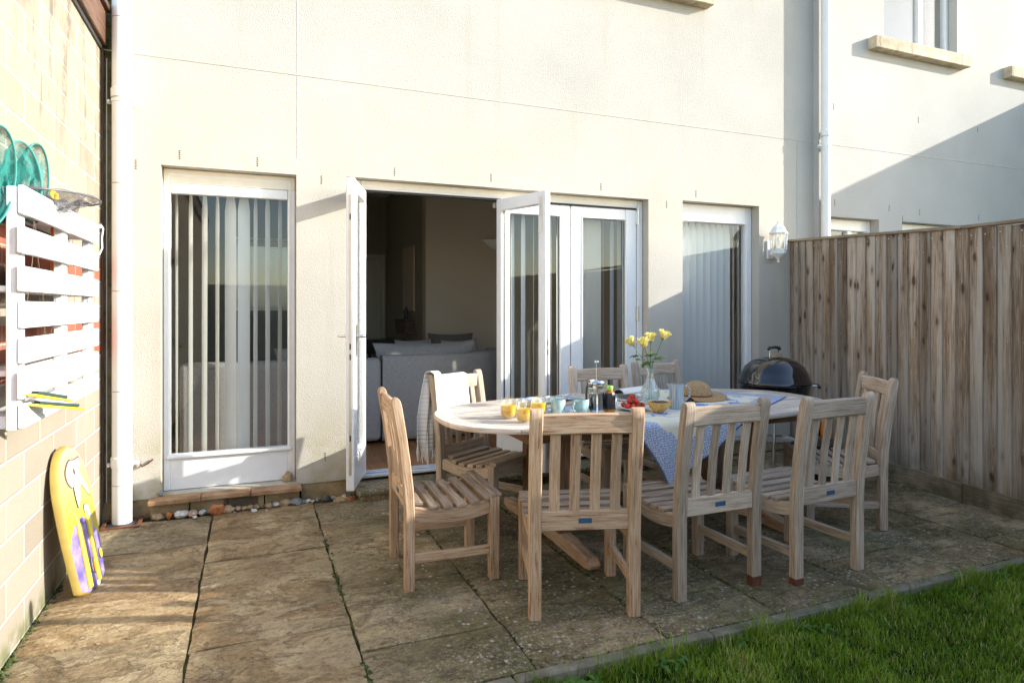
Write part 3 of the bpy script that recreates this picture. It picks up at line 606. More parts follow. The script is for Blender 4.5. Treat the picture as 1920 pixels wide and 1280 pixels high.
fishnet((-.79, 2.93, 1.87), .075, .14, R_(60), R_(-6), .16, 'turquoise fishing net leaning in the middle on the pallet top')
fishnet((-.80, 2.67, 1.83), .09, .17, R_(70), R_(6), .2, 'turquoise fishing net cut by the left edge of the photo')
e_ = fishnet((-.72, 3.14, 1.835), .19, .09, R_(62), R_(82), .16, 'flat grey wire landing net lying on the pallet top', 'net_grey', 'wire', handle=False)
o = empty('toy_spade', (-.80, 3.36, 1.70), 0, 'orange plastic toy spade behind the far end of the top slat', 'toy spade')
mb = MB(); mb.tube([(0, 0, -.22), (0, .0, .10)], .011, 10); mb.build('shaft', 'orange', o)
mb = MB(); mb.tube([(0, -.045, .14), (0, -.035, .185), (0, .035, .185), (0, .045, .14), (0, 0, .10), (0, -.045, .14)], .010, 8); mb.build('handle', 'yellow', o)
o = empty('toy_scoop', (-.82, 2.98, 1.475), .3, 'orange plastic toy scoop tucked inside the middle of the pallet', 'toy scoop')
mb = MB(); mb.prism([(-.0, -.08), (.10, -.05), (.13, .03), (.06, .07), (-.02, .02)], -.035, .0, tr=lambda v: (v[2], v[0], v[1]+.01)); mb.build('scoop', 'orange', o)
for k, (yy, zz, lb) in enumerate(((2.80, 1.055, 'upper yellow brush with green bristles hanging at the pallet base'), (2.80, 1.015, 'lower yellow brush with green bristles hanging at the pallet base'))):
    o = empty('hand_brush', (-.725, yy-.01+k*.03, zz), R_(60-k*6), lb, 'brush', 'yellow brushes on the pallet')
    mb = MB(); mb.sweep([(-.05, 0, .022), (.0, 0, .012), (.16+.03*k, .0, -.03)], .035, .011, (0, 1, 0), .004, [.5, 1, .8]); mb.build('head', 'yellow', o)
    mb = MB(); mb.sweep([(.0, -.005, .022), (.13+.03*k, -.005, -.012)], .028, .012, (0, 1, 0), .002); mb.build('bristles', 'bristle', o)

# ------------------------------------------------------------------ bodyboard
bb = empty('bodyboard', (0, 0, 0), 0, 'yellow and purple printed bodyboard leaning on the block wall', 'bodyboard')
BH, BWd = .72, .36
def outline(n=40):
    pts = []
    for k in range(n+1):
        t = k/n; hw = .5*BWd*(min(1, (t/.05))**.5*.62+.38 if t < .05 else 1)*(1 if t < .62 else max(0, 1-((t-.62)/.38)**2.3)**.5)*(.80+.2*math.sin(min(1, t/.55)*math.pi/2)); pts.append((hw, t*BH))
    return pts
ol = outline(); poly = [(w_, h) for w_, h in ol]+[(-w_, h) for w_, h in reversed(ol[:-1])]
mb = MB(); T = .032
n = len(poly)
def ring(sc, y): return [(x*sc, y, BH/2+(h-BH/2)*(1-(1-sc)*.55)) for x, h in poly]
vs = ring(.95, -.006)+ring(1, .006)+ring(1, T-.006)+ring(.95, T); uvs = [(x, h/BH) for x, _, h in vs]
fs = [tuple(range(n))]+[tuple(reversed(range(3*n, 4*n)))]; mis = 0
mb.add(vs, fs[:1], uvs, mi=0); mb.add(vs, [(j*n+(i+1) % n, j*n+i, (j+1)*n+i, (j+1)*n+(i+1) % n) for j in range(3) for i in range(n)]+fs[1:], uvs, mi=1)
body = mb.build('board', ['board', 'foam'], bb, 50)
mb = MB()
for x in (-.055, .055): mb.sweep([(x, -.012, .03), (x, -.012, .33), (x, -.004, .40)], .03, .016, (1, 0, 0), .006, [1, 1, .3])
mb.build('keel_channel', 'yellow', bb)
def decal(pts, mat, y, off=(0, 0), sc=1.):
    mb = MB(); mb.prism([(p[0]*sc+off[0], p[1]*sc+off[1]) for p in pts], 0, .0012, tr=lambda v: (v[0], -.0065-y-v[2], v[1])); mb.build('print', mat, bb)
def smooth(pts, it=3):
    for _ in range(it):
        q = []
        for i in range(len(pts)):
            a, b = pts[i], pts[(i+1) % len(pts)]; q += [(a[0]*.75+b[0]*.25, a[1]*.75+b[1]*.25), (a[0]*.25+b[0]*.75, a[1]*.25+b[1]*.75)]
        pts = q
    return pts
def both(pts, mat, y, grow=1.07):
    c = (sum(p[0] for p in pts)/len(pts), sum(p[1] for p in pts)/len(pts)); big = [(c[0]+(p[0]-c[0])*grow+(.002 if p[0] > c[0] else -.002), c[1]+(p[1]-c[1])*grow) for p in pts]
    decal(smooth(big), 'print_line', y); decal(smooth(pts), mat, y+.0016)
both([(-.08, .60), (-.02, .65), (.04, .635), (.10, .65), (.10, .60), (.06, .585), (.13, .50), (.14, .43), (.10, .47), (.05, .53), (.03, .44), (.00, .43), (.00, .52), (-.04, .51), (-.08, .55)], 'print_pink', .000)
both([(-.03, .52), (.0, .52), (.0, .43), (-.02, .40)], 'paper', .0034); both([(.04, .41), (.08, .41), (.10, .39), (.11, .30), (.09, .25), (.08, .32), (.05, .35)], 'print_grey', .000)
decal(smooth([(.0, .60), (.015, .60), (.02, .575), (.005, .57)]), 'print_line', .0036)
both([(.02, .13), (.055, .16), (.065, .10), (.03, .06)], 'orange', .002); both([(-.0, .12), (.02, .17), (.02, .06)], 'paper', .000); decal(smooth([(.02, .02), (.07, .05), (.09, .03), (.05, .0)]), 'paper', .0)
both([(.11, .16), (.14, .17), (.145, .13), (.12, .11)], 'yellow', .002)
bp = Vector((-.712, 3.69, .0)); tz = R_(6)
# board front (local -y) faces +X and a little toward the camera; top leans on the wall
bb.matrix_world = Matrix.Translation(bp) @ Matrix.Rotation(R_(82), 4, 'Z') @ Matrix.Rotation(R_(-11), 4, 'X') @ Matrix.Rotation(R_(3), 4, 'Y')

# ------------------------------------------------------------------ ground
def sheet(name, x0, x1, y0, y1, z, mat, kind='structure', lab=None, cat=None):
    mb = MB(); mb.add([(x0, y0, z), (x1, y0, z), (x1, y1, z), (x0, y1, z)], [(0, 1, 2, 3)]); o = mb.build(name, mat); return tag(o, lab, cat, None, kind)
sheet('ground', -60, 60, -60, 60, -.06, 'soil', lab='dark green lawn ground reaching beyond the garden', cat='ground')
sheet('joint_bed', -.89, 5.0, 2.235, 4.85, -.016, 'joint', lab='mossy jointing between the paving slabs', cat='paving')
mb = MB()
def slab(x0, x1, y0, y1):
    g = .0055; x0 += g; x1 -= g; y0 += g; y1 -= g; nx = max(2, int((x1-x0)/.05)); ny = max(2, int((y1-y0)/.05)); tz_ = random.uniform(-.003, .003); ta, tb = random.uniform(-.006, .006), random.uniform(-.006, .006); sd = random.random()*50
    def fn(u, v):
        x = x0+(x1-x0)*u; y = y0+(y1-y0)*v; ed = min(u*(x1-x0), (1-u)*(x1-x0), v*(y1-y0), (1-v)*(y1-y0))
        z = tz_+ta*(u-.5)+tb*(v-.5)+.0045*mnoise.noise(Vector((x*3, y*3, sd)))
        if ed < .004:
            z -= .006; j = .009*mnoise.noise(Vector((x*11, y*11, sd))); x += j; y += j
        return (x, y, z)
    mb.grid(fn, nx, ny); pts = []
    b0 = len(mb.v)-(nx+1)*(ny+1); ringi = [i for i in range(nx+1)]+[(j+1)*(nx+1)-1 for j in range(1, ny+1)]+[ny*(nx+1)+i for i in range(nx-1, -1, -1)]+[j*(nx+1) for j in range(ny-1, 0, -1)]
    P = [mb.v[b0+i] for i in ringi]; k = len(P); mb.add(P+[(p[0], p[1], -.05) for p in P], [(i, i+k, (i+1) % k+k, (i+1) % k) for i in range(k)], pid=mb.pid[-1])
cols = [(-.89, -.235, [2.24, 2.42, 3.10, 4.17, 4.76]), (-.235, .41, [2.24, 2.30, 2.88, 3.86, 4.76]), (.41, 1.02, [2.24, 2.62, 3.22, 3.82, 4.3, 4.76]), (1.02, 1.62, [2.24, 2.93, 3.55, 4.15, 4.62]),
        (1.62, 2.22, [2.24, 2.56, 3.05, 3.62, 4.22, 4.62]), (2.22, 2.82, [2.24, 2.80, 3.30, 3.92, 4.62]), (2.82, 3.46, [2.24, 2.60, 3.16, 3.78, 4.30, 4.72]), (3.46, 4.10, [2.24, 2.84, 3.42, 4.02, 4.72]), (4.10, 4.74, [2.24, 2.50, 3.02, 3.66, 4.26, 4.80]), (4.74, 5.05, [2.24, 2.84, 3.5, 4.1, 4.80])]
for x0, x1, ys in cols:
    for a, b in zip(ys, ys[1:]): slab(x0, x1, a, b)
tag(mb.build('patio', 'slab', None, 50), 'riven brown sandstone patio slabs with lichen and moss', 'patio', None, 'structure')
mb = MB()
x = -.89
while x < 5.0: L = .9; mb.box(x+.003, min(x+L-.003, 5.1), 2.175, 2.228, -.10, .006+random.uniform(-.003, .003), .006); x += L
tag(mb.build('kerb', 'edging', None), 'narrow concrete edging between patio and lawn', 'kerb', None, 'structure')
# gravel/dirt strip at the house wall
sheet('gravel_strip', -.88, 5.0, 4.6, 4.86, -.012, 'joint', lab='dirt strip between patio slabs and house wall', cat='ground')

# grass (uncountable)
def grass(name, n, x0, x1, y0, y1, hm, lab):
    X = rng.uniform(x0, x1, n); Y = rng.uniform(y0, y1, n)
    cl = np.array([mnoise.noise(Vector((a*3.1, b*3.1, 0))) for a, b in zip(X, Y)]); cl2 = np.array([mnoise.noise(Vector((a*9, b*9, 5))) for a, b in zip(X, Y)])
    H = hm*(.6+.6*cl+.6*cl2+rng.uniform(-.3, .5, n)+(rng.random(n) < .02)*1.1).clip(.2, 2.4); a = rng.uniform(0, 2*np.pi, n); ln = rng.uniform(.1, .9, n)*H; W = rng.uniform(.0012, .0028, n)
    dx, dy = np.cos(a), np.sin(a); px, py = -dy, dx; z0 = -.045
    V = np.empty((n, 5, 3))
    V[:, 0] = np.c_[X+px*W, Y+py*W, np.full(n, z0)]; V[:, 1] = np.c_[X-px*W, Y-py*W, np.full(n, z0)]
    V[:, 2] = np.c_[X-px*W*.8+dx*ln*.35, Y-py*W*.8+dy*ln*.35, z0+H*.6]; V[:, 3] = np.c_[X+px*W*.8+dx*ln*.35, Y+py*W*.8+dy*ln*.35, z0+H*.6]
    V[:, 4] = np.c_[X+dx*ln, Y+dy*ln, z0+H]
    me = bpy.data.meshes.new(name); me.vertices.add(5*n); me.vertices.foreach_set('co', V.ravel().astype(np.float32))
    base = (np.arange(n)*5)[:, None]; loops = (base+np.array([0, 1, 2, 3, 3, 2, 4])).ravel(); me.loops.add(7*n); me.loops.foreach_set('vertex_index', loops.astype(np.int32))
    me.polygons.add(2*n); st = (np.arange(n)*7)[:, None]+np.array([0, 4]); me.polygons.foreach_set('loop_start', st.ravel().astype(np.int32))
    me.update(calc_edges=True)
    u = me.uv_layers.new(name='UVMap'); uu = np.tile(np.array([[0, 0], [1, 0], [1, .6], [0, .6], [0, .6], [1, .6], [.5, 1]], dtype=np.float32), (n, 1)); u.data.foreach_set('uv', uu.ravel())
    p = me.uv_layers.new(name='pid'); r = np.clip(.45+.7*cl+.3*cl2+rng.normal(0, .2, n), 0, 1); r[rng.random(n) < .07] = 1.; pp = np.repeat(np.c_[r, r], 7, axis=0).astype(np.float32); p.data.foreach_set('uv', pp.ravel())
    me.materials.append(MT['grass']); o = bpy.data.objects.new(name, me); col.objects.link(o); return tag(o, lab, 'grass', None, 'stuff')
grass('grass', 115000, .4, 4.75, .9, 2.185, .030, 'shaded green lawn grass beyond the patio edging')
grass('grass', 26000, -.8, 4.6, -1.6, .9, .055, 'lawn grass nearer than the bottom edge of the photo')
grass('grass', 7000, .6, 4.9, 2.13, 2.205, .06, 'tufts of longer grass growing over the edging')
# weeds at the edge
def leafshape(mb, p, d, L, W_, droop=.3, roll=0.):
    d = Vector(d).normalized(); s_ = d.cross(Vector((0, 0, 1)));
    if s_.length < .1: s_ = Vector((1, 0, 0))
    s_.normalize(); s_ = Matrix.Rotation(roll, 3, d) @ s_; up = s_.cross(d); n = 5
    vs = []; fs = []
    for i in range(n+1):
        t = i/n; w_ = W_*math.sin(math.pi*min(1, t*.93+.05))**.8; c = Vector(p)+d*L*t+Vector((0, 0, -droop*L*t*t)); vs += [c-s_*w_+up*w_*.25, c, c+s_*w_+up*w_*.25]
    for i in range(n): a = i*3; fs += [(a, a+1, a+4, a+3), (a+1, a+2, a+5, a+4)]
    mb.add(vs, fs)
for k, (x, y, s_) in enumerate(((1.12, 2.14, 1.), (1.22, 2.12, .8), (1.34, 2.15, .6), (1.52, 2.13, .9), (1.60, 2.10, .7), (1.92, 2.14, .6), (2.25, 2.13, .8), (2.33, 2.10, .6), (2.62, 2.14, .7), (2.86, 2.13, .6), (3.22, 2.15, .7), (3.35, 2.12, .6), (3.66, 2.14, .7))):
    mb = MB()
    for j in range(random.randint(7, 12)):
        a = random.uniform(0, 6.28); el = random.uniform(.25, 1.1); leafshape(mb, (x+random.uniform(-.02, .02), y+random.uniform(-.015, .015), -.03), (math.cos(a), math.sin(a), el), random.uniform(.05, .11)*s_, random.uniform(.009, .017)*s_, .5)
    tag(mb.build('weed', 'weed', None), 'broad-leaved green weed growing against the lawn edging', 'weed', 'weeds along the patio edge')
# moss tufts in the joints
mb = MB()
for k in range(900):
    q = random.random()
    if q < .5: x = random.choice([.41, 1.02, 1.62, 2.22, 2.82])+random.gauss(0, .006); y = random.uniform(2.3, 4.5)
    elif q < .8: x = random.uniform(-.85, 4.6); y = 2.232+random.gauss(0, .007)
    else: x = -.882+abs(random.gauss(0, .018)); y = random.uniform(2.3, 4.6)
    if mnoise.noise(Vector((x*2, y*2, 3))) < -.05: continue
    mb.blob((x, y, -.006), (random.uniform(.004, .012), random.uniform(.004, .012), random.uniform(.003, .008)), 2, .9, k)
tag(mb.build('moss', 'moss', None), 'bright green moss filling the slab joints', 'moss', None, 'stuff')

# pebbles along the wall base
def pebble(x, y, r, ci, seed, z=0., where=None, flat=.6):
    mb = MB(); f = random.uniform(.7, 1.3); mb.blob((0, 0, r*flat*.85), (r, r*.7*f, r*flat), 2, .5, seed, random.uniform(0, 3)); o = mb.build('pebble', PEB[ci]); o.location = (x, y, z); return o
pxs = []
x = -.60; i = 0
while x < .72:
    r = random.choice([.016, .02, .025, .03, .036, .042]); pxs.append((x+r, r)); x += r*2*.86; i += 1
ords = ['first', 'second', 'third', 'fourth', 'fifth', 'sixth', 'seventh', 'eighth', 'ninth', 'tenth', 'eleventh', 'twelfth']
cnt = {}
for i, (x, r) in enumerate(pxs):
    ci = random.choice([0, 0, 1, 1, 2, 2, 3, 4, 5, 0]); y = 4.775-r*.5+random.uniform(-.012, .012); o = pebble(x, y, r, ci, i+1)
    if random.random() < .5: o.rotation_euler = (random.uniform(-.3, .3), random.uniform(-.3, .3), 0)
    cnt[ci] = cnt.get(ci, 0)+1
    tag(o, '%s %s pebble from the downpipe in the row along the wall base' % (ords[min(cnt[ci]-1, 11)], PEBN[ci]), 'pebble', 'pebbles along the wall base')
for k, (x, y, r, ci, lb) in enumerate(((-.34, 4.69, .016, 0, 'loose white pebble lying forward on the slab nearest the downpipe'), (-.1, 4.70, .014, 1, 'small grey pebble lying forward of the air brick'), (.02, 4.69, .02, 0, 'flat white pebble lying forward of the row near the air brick'), (.1, 4.66, .012, 5, 'tiny pinkish pebble on the slab in front of the row'))):
    tag(pebble(x, y, r, ci, 60+k), lb, 'pebble', 'pebbles along the wall base')
o = pebble(0, 0, .055, 3, 77, flat=.8); o.location = (-.23, 4.74, 0); o.rotation_euler = (.5, .7, 0); tag(o, 'large rust orange stone standing at the top of the slab joint', 'stone')
o = pebble(0, 0, .036, 2, 78, flat=1.2); o.location = (.25, 4.90, .127); tag(o, 'tall tan stone standing at the right end of the window ledge', 'stone')
o = pebble(0, 0, .025, 1, 79, flat=.8); o.location = (-.56, 4.86, .126); tag(o, 'small grey and white stone at the left end of the window ledge', 'stone')
for k, (x, lb) in enumerate(((.60, 'ribbed tan seashell lying left of the door step'), (.68, 'brown seashell lying against the door step corner'))):
    mb = MB(); mb.lathe([(.0, .022), (.015, .02), (.03, .012), (.042, .0)], 24, fn=lambda p, a, r: (p[0]*1.2, p[1]*.8, p[2]+.002*math.sin(a*12)*(r/.04))); o = mb.build('seashell', PEB[2+k]); o.location = (x, 4.75, 0); o.rotation_euler = (.3, 0, k); tag(o, lb, 'seashell')

# ------------------------------------------------------------------ timber fence
fe = empty('timber_fence', (0, 0, 0), 0, 'weathered feather-edge timber fence running along the right side', 'fence')
FA = Vector((4.965, 4.84)); FB = Vector((4.69, 2.62)); FD = (FB-FA).normalized(); FN = Vector((FD.y, -FD.x))  # points toward garden?
if FN.x > 0: FN = -FN
def fp(s_, off=0., z=0.): q = FA+FD*s_+FN*off; return Vector((q.x, q.y, z))
def ftop(s_): return 2.035-.048*s_ if s_ < 2.6 else 1.910
mb = MB(); s_ = 0; k = 0; LEN = 10.2
while s_ < LEN:
    wv_ = random.uniform(.098, .108); t0 = ftop(s_)
    # tapered board: thick edge proud
    a = fp(s_, .008); b = fp(s_+wv_+.012, .0205); zz0 = .13+random.uniform(-.004, .004)
    vs = []; uvs = []; ru, rv = random.random()*30, random.random()*30; nz = 12; bow = random.uniform(-.003, .003)
    for j in range(nz+1):
        z = zz0+(t0-zz0)*j/nz; o_ = bow*math.sin(math.pi*j/nz)
        for q, vv in ((fp(s_, -.004), 0), (fp(s_, .006+o_), .01), (fp(s_+wv_+.010, .020+o_), .01+wv_), (fp(s_+wv_+.012, .018+o_), .012+wv_), (fp(s_+wv_+.012, .004), .03+wv_)): vs.append((q.x, q.y, z)); uvs.append((ru+z, rv+vv))
    fs = [(j*5+i, j*5+i+1, (j+1)*5+i+1, (j+1)*5+i) for j in range(nz) for i in range(4)]+[tuple(nz*5+i for i in range(5))]
    mb.add(vs, fs, uvs); s_ += wv_; k += 1
mb.build('board_panel', 'fence', fe, 25)
mb = MB()
for q in np.arange(.05, LEN, .105):
    for hh in (.45, 1.15, 1.8): p_ = fp(q+random.uniform(-.01, .01), .019, hh+random.uniform(-.012, .012)); mb.blob(p_, (.003, .003, .003), 1, 0)
mb.build('nail_heads', 'steel', fe)['kind'] = 'stuff'
mb = MB()
for a in np.arange(0, LEN, 1.83):
    mb.sweep([fp(a, .008, ftop(a)+.014), fp(min(a+1.825, LEN), .008, ftop(min(a+1.825, LEN))+.014)], .058, .024, (1, 0, 0), .004)
mb.build('capping_rail', 'fence_cap', fe)
mb = MB()
for a in np.arange(0, LEN, 1.83): mb.sweep([fp(a+.004, .012, .06), fp(min(a+1.825, LEN), .012, .06)], .03, .145, (1, 0, 0), .004)
mb.build('gravel_board', 'fence_cap', fe)
for a in np.arange(.04, LEN, 1.83):
    mb = MB(); mb.sweep([fp(a, -.06, -.05), fp(a, -.06, ftop(a))], .08, .08, (1, 0, 0), .004); mb.build('post', 'fence_cap', fe)
for hgt in (.45, 1.15, 1.8):
    mb = MB(); mb.sweep([fp(.02, -.03, hgt), fp(LEN, -.03, hgt-.04)], .05, .07, (1, 0, 0), .004); mb.build('rail', 'fence_cap', fe)
mb = MB(); mb.tube([fp(a, .024, ftop(a)-.03-.012*abs(math.sin(a*9))) for a in np.arange(.1, 5.5, .05)], .0007, 5, mi=1)
for a in np.arange(.13, 5.5, .105): q = fp(a+random.uniform(-.02, .02), .03, ftop(a)-.033-.02*random.random()); mb.blob(q, (.0042, .0042, .0042), 1, 0)
tag(mb.build('fairy_lights', ['pipe', 'fence_cap']), 'string of tiny clear fairy lights pinned under the fence capping', 'fairy lights')
# rear garden fence (reflected in the panes)
rf_ = empty('rear_fence', (0, -5.4, 0), 0, 'pale blue painted board fence at the rear of the garden behind the viewer', 'fence')
mb = MB(); x = -.88
while x < 4.4: mb.box(x, x+.142, 0, .02, .02, 1.9, .004); x += .146
mb.build('board_panel', 'reargrey', rf_)
mb = MB(); mb.box(-.88, 4.4, -.06, -.001, 1.5, 1.6); mb.box(-.88, 4.4, -.06, -.001, .4, .5); mb.build('rail', 'reargrey', rf_)

# ------------------------------------------------------------------ room inside
mb = MB(); x = -.95
while x < 5.4:
    y = 5.04-random.random()*.8
    while y < 9.6: mb.box(x+.0005, x+.1395, max(y, 5.04), min(y+1.2, 9.6)-.001, .05, .12, .001); y += 1.2
    x += .14
mb.build('floor', 'laminate', house)
mb = MB(); mb.box(-1.15, 5.26, 5.152, 9.7, 3.02, 3.15); mb.build('ceiling', 'ceil', house)
mb = MB(); mb.box(-1.15, -.95, 5.152, 9.6, .0, 3.018); mb.box(5.1, 5.26, 5.152, 7.2, .0, 3.018); mb.build('interior_wall', 'inwall', house)
mb = MB(); mb.box(1.865, 5.26, 7.2, 7.35, .12, 3.018); mb.build('interior_wall', 'inwall', house)
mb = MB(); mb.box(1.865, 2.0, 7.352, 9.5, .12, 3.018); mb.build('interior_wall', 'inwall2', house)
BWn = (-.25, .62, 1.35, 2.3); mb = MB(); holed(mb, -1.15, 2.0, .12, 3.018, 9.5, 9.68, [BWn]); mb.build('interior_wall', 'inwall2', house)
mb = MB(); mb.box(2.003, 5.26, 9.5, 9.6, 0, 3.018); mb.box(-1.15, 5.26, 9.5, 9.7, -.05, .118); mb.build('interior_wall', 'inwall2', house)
mb = MB(); frame(mb, -.25, .62, 1.35, 2.3, 9.55, 9.6, .05, .05, .05, .05); w_ = mb.build('window', 'upvc', house); w_['label'] = 'small rear window with venetian blind seen across the room'
mb = MB(); mb.box(-.2, .57, 9.57, 9.576, 1.4, 2.25, .001); mb.build('pane', 'pane', w_)
vb = empty('venetian_blind', (0, 9.47, 0), 0, 'horizontal slatted blind across the room, seen through the left window', 'blind')
mb = MB()
for k in range(34): z = 1.38+k*.0275; mb.sweep([(-.27, 0, z), (.64, 0, z)], .029, .0016, (0, .42, .9), .0006)
mb.build('slats', 'upvc_cream', vb)
mb = MB(); mb.box(-.28, .65, -.02, .02, 2.31, 2.35); mb.build('head_rail', 'upvc_cream', vb)
# hall door
hd = MB(); hd.box(1.14, 1.78, 9.462, 9.496, .125, 2.10, .004)
for a, b, c, d in ((1.22, 1.42, .3, .95), (1.50, 1.70, .3, .95), (1.22, 1.42, 1.1, 1.95), (1.50, 1.70, 1.1, 1.95)): hd.box(a, b, 9.456, 9.461, c, d, .002)
o = hd.build('door', 'indoor', house); o['label'] = 'pale panelled inner door at the far end of the room'
mb = MB(); mb.box(1.08, 1.137, 9.45, 9.498, .12, 2.17, .004); mb.box(1.783, 1.84, 9.45, 9.498, .12, 2.17, .004); mb.box(1.138, 1.782, 9.452, 9.498, 2.105, 2.17, .004); mb.build('door_frame', 'indoor', house)
# wall shelf box on side wall, uplighter
o = empty('wall_mirror', (1.862, 8.0, 1.0), 0, 'pale framed wall panel on the dark side wall inside the room', 'mirror')
mb = MB(); mb.box(-.02, 0, -.30, .30, .35, 1.15, .004); mb.build('panel', 'inwall', o)
o = empty('wall_shelf', (1.862, 8.0, 1.22), 0, 'small wooden wall shelf under the pale panel inside the room', 'shelf'); mb = MB(); mb.box(-.13, 0, -.3, .3, .0, .02); mb.box(-.12, -.0, -.29, .29, -.16, -.003); mb.build('box', 'fascia', o)
o = empty('shelf_ornament', (1.79, 7.86, 1.243), 0, 'small dark ornament standing on the wall shelf indoors', 'ornament'); mb = MB(); mb.lathe([(0, 0), (.03, 0), (.02, .05), (.03, .09), (.012, .13), (.0, .17)], 16); mb.build('body', 'black', o)
o = empty('wall_uplighter', (2.72, 7.196, 2.16), 0, 'shallow bowl uplighter on the beige room wall', 'wall light')
mb = MB(); mb.lathe([(0, -.08), (.05, -.075), (.12, -.03), (.17, .03), (.175, .035)], 32, fn=lambda p, a, r: (p[0], -abs(p[1])*.8 if p[1] < 0 else -.001, p[2])); mb.build('bowl', 'ceil', o)

# sofa
sf = empty('corner_sofa', (0, 5.95, .12), 0, 'grey fabric corner sofa with curved end, its back to the doors', 'sofa')
def cushbox(mb, x0, x1, y0, y1, z0, z1, r=.05, fn=None):
    nx, ny, nz_ = 8, 5, 6
    vs = []; idx = {}
    def pt(u, v, w2):
        q = Vector((x0+(x1-x0)*u, y0+(y1-y0)*v, z0+(z1-z0)*w2)); inn = Vector((min(max(q.x, x0+r), x1-r), min(max(q.y, y0+r), y1-r), min(max(q.z, z0+r), z1-r))); d = q-inn
        if d.length > 0: q = inn+d.normalized()*min(r, d.length)
        return fn(q) if fn else q
    U = sorted({0, 1, *[r/(x1-x0)*k for k in (.3, .65, 1)], *[1-r/(x1-x0)*k for k in (.3, .65, 1)], *[i/6 for i in range(7)]})
    V = sorted({0, 1, *[r/(y1-y0)*k for k in (.3, .65, 1)], *[1-r/(y1-y0)*k for k in (.3, .65, 1)], .5}); W2 = sorted({0, 1, *[r/(z1-z0)*k for k in (.3, .65, 1)], *[1-r/(z1-z0)*k for k in (.3, .65, 1)], .5})
    def face(A, B, f):
        b = len(vs)
        for j in B:
            for i in A: vs.append(f(i, j))
        n_ = len(A); return [(b+j*n_+i, b+j*n_+i+1, b+(j+1)*n_+i+1, b+(j+1)*n_+i) for j in range(len(B)-1) for i in range(n_-1)]
    fs = face(U, W2, lambda i, j: pt(i, 0, j))+[f[::-1] for f in face(U, W2, lambda i, j: pt(i, 1, j))]
    fs += face(V, W2, lambda i, j: pt(1, i, j))+[f[::-1] for f in face(V, W2, lambda i, j: pt(0, i, j))]+face(U, V, lambda i, j: pt(i, j, 1))+[f[::-1] for f in face(U, V, lambda i, j: pt(i, j, 0))]
    mb.add(vs, fs)
def curve_end(q):  # bends the right module into the room
    x = q.x
    if x <= 1.65: return q
    R = .95; a = min((x-1.65)/R, 1.6); rr = R-q.y; return Vector((1.65+rr*math.sin(a), R-rr*math.cos(a), q.z))
mb = MB(); cushbox(mb, -.55, 1.125, 0, .16, .03, .80, .05); mb.build('backrest', 'sofa', sf)
mb = MB(); cushbox(mb, 1.135, 2.95, 0, .16, .03, .82, .05, curve_end)
# denser curve
mb = MB()
def cs(u, v):
    s2 = 1.135+1.9*u; a = v*2*math.pi; y = .08-.08*math.copysign(abs(math.cos(a))**.35, math.cos(a)); z = .42+.40*math.copysign(abs(math.sin(a))**.3, math.sin(a)); return curve_end(Vector((s2, y, z)))
mb.grid(cs, 30, 32); mb.grid(lambda u, v: curve_end(Vector((1.135, .16*u, .03+.78*v))), 2, 2); mb.build('backrest', 'sofa', sf)
mb = MB(); cushbox(mb, -.52, 1.1, .17, .95, .05, .42, .06); cushbox(mb, 1.14, 1.9, .17, .95, .05, .42, .06); mb.build('seat', 'sofa', sf)
mb = MB(); cushbox(mb, -.55, -.36, .165, .95, .05, .62, .05); mb.build('armrest', 'sofa', sf)
def cushion(loc, rz, tilt, w_, h, t, mat, label, name='cushion'):
    mb = MB()
    def fn(u, v):
        a, b = u*2-1, v*2-1; return a, b
    for sg in (1, -1):
        mb.grid(lambda u, v: ((u*2-1)*w_/2*(1-.10*(1-abs(v*2-1)**2)*1), sg*t/2*((1-abs(u*2-1)**3)*(1-abs(v*2-1)**3))**.6, (v)*h-.02*(1-abs(u*2-1)**2)*(v*2-1)), 14, 14)
    o = mb.build(name, mat); o.location = loc; o.rotation_euler = (tilt, 0, rz); return tag(o, label, 'cushion', 'cushions on the sofa')
cushion((.62, 6.20, .58), .05, -.15, .85, .44, .18, 'sofa', 'long grey back cushion on the left sofa section')
cushion((1.62, 6.22, .60), .0, -.15, 1.05, .45, .2, 'sofa', 'long grey back cushion peeking over the curved sofa section')
cushion((2.1, 6.45, .60), .5, -.2, .55, .46, .2, 'sofa', 'rounded grey cushion at the curved corner of the sofa')
cushion((1.62, 6.55, .63), .15, -.35, .42, .45, .16, 'cush_pale', 'pale square cushion propped behind the sofa back')
cushion((2.02, 6.70, .62), -.2, -.2, .5, .5, .18, 'cush_dark', 'dark brown cushion behind the sofa back')
o = empty('side_table', (1.55, 8.2, .12), .2, 'small black framed side table beyond the sofa indoors', 'side table')
mb = MB(); mb.box(-.25, .25, -.2, .2, .70, .86, .006); mb.build('top', 'black', o)
for sx, sy in ((-.23, -.18), (.23, -.18), (-.23, .18), (.23, .18)): mb = MB(); mb.box(sx-.015, sx+.015, sy-.015, sy+.015, 0, .699); mb.build('leg', 'black', o)

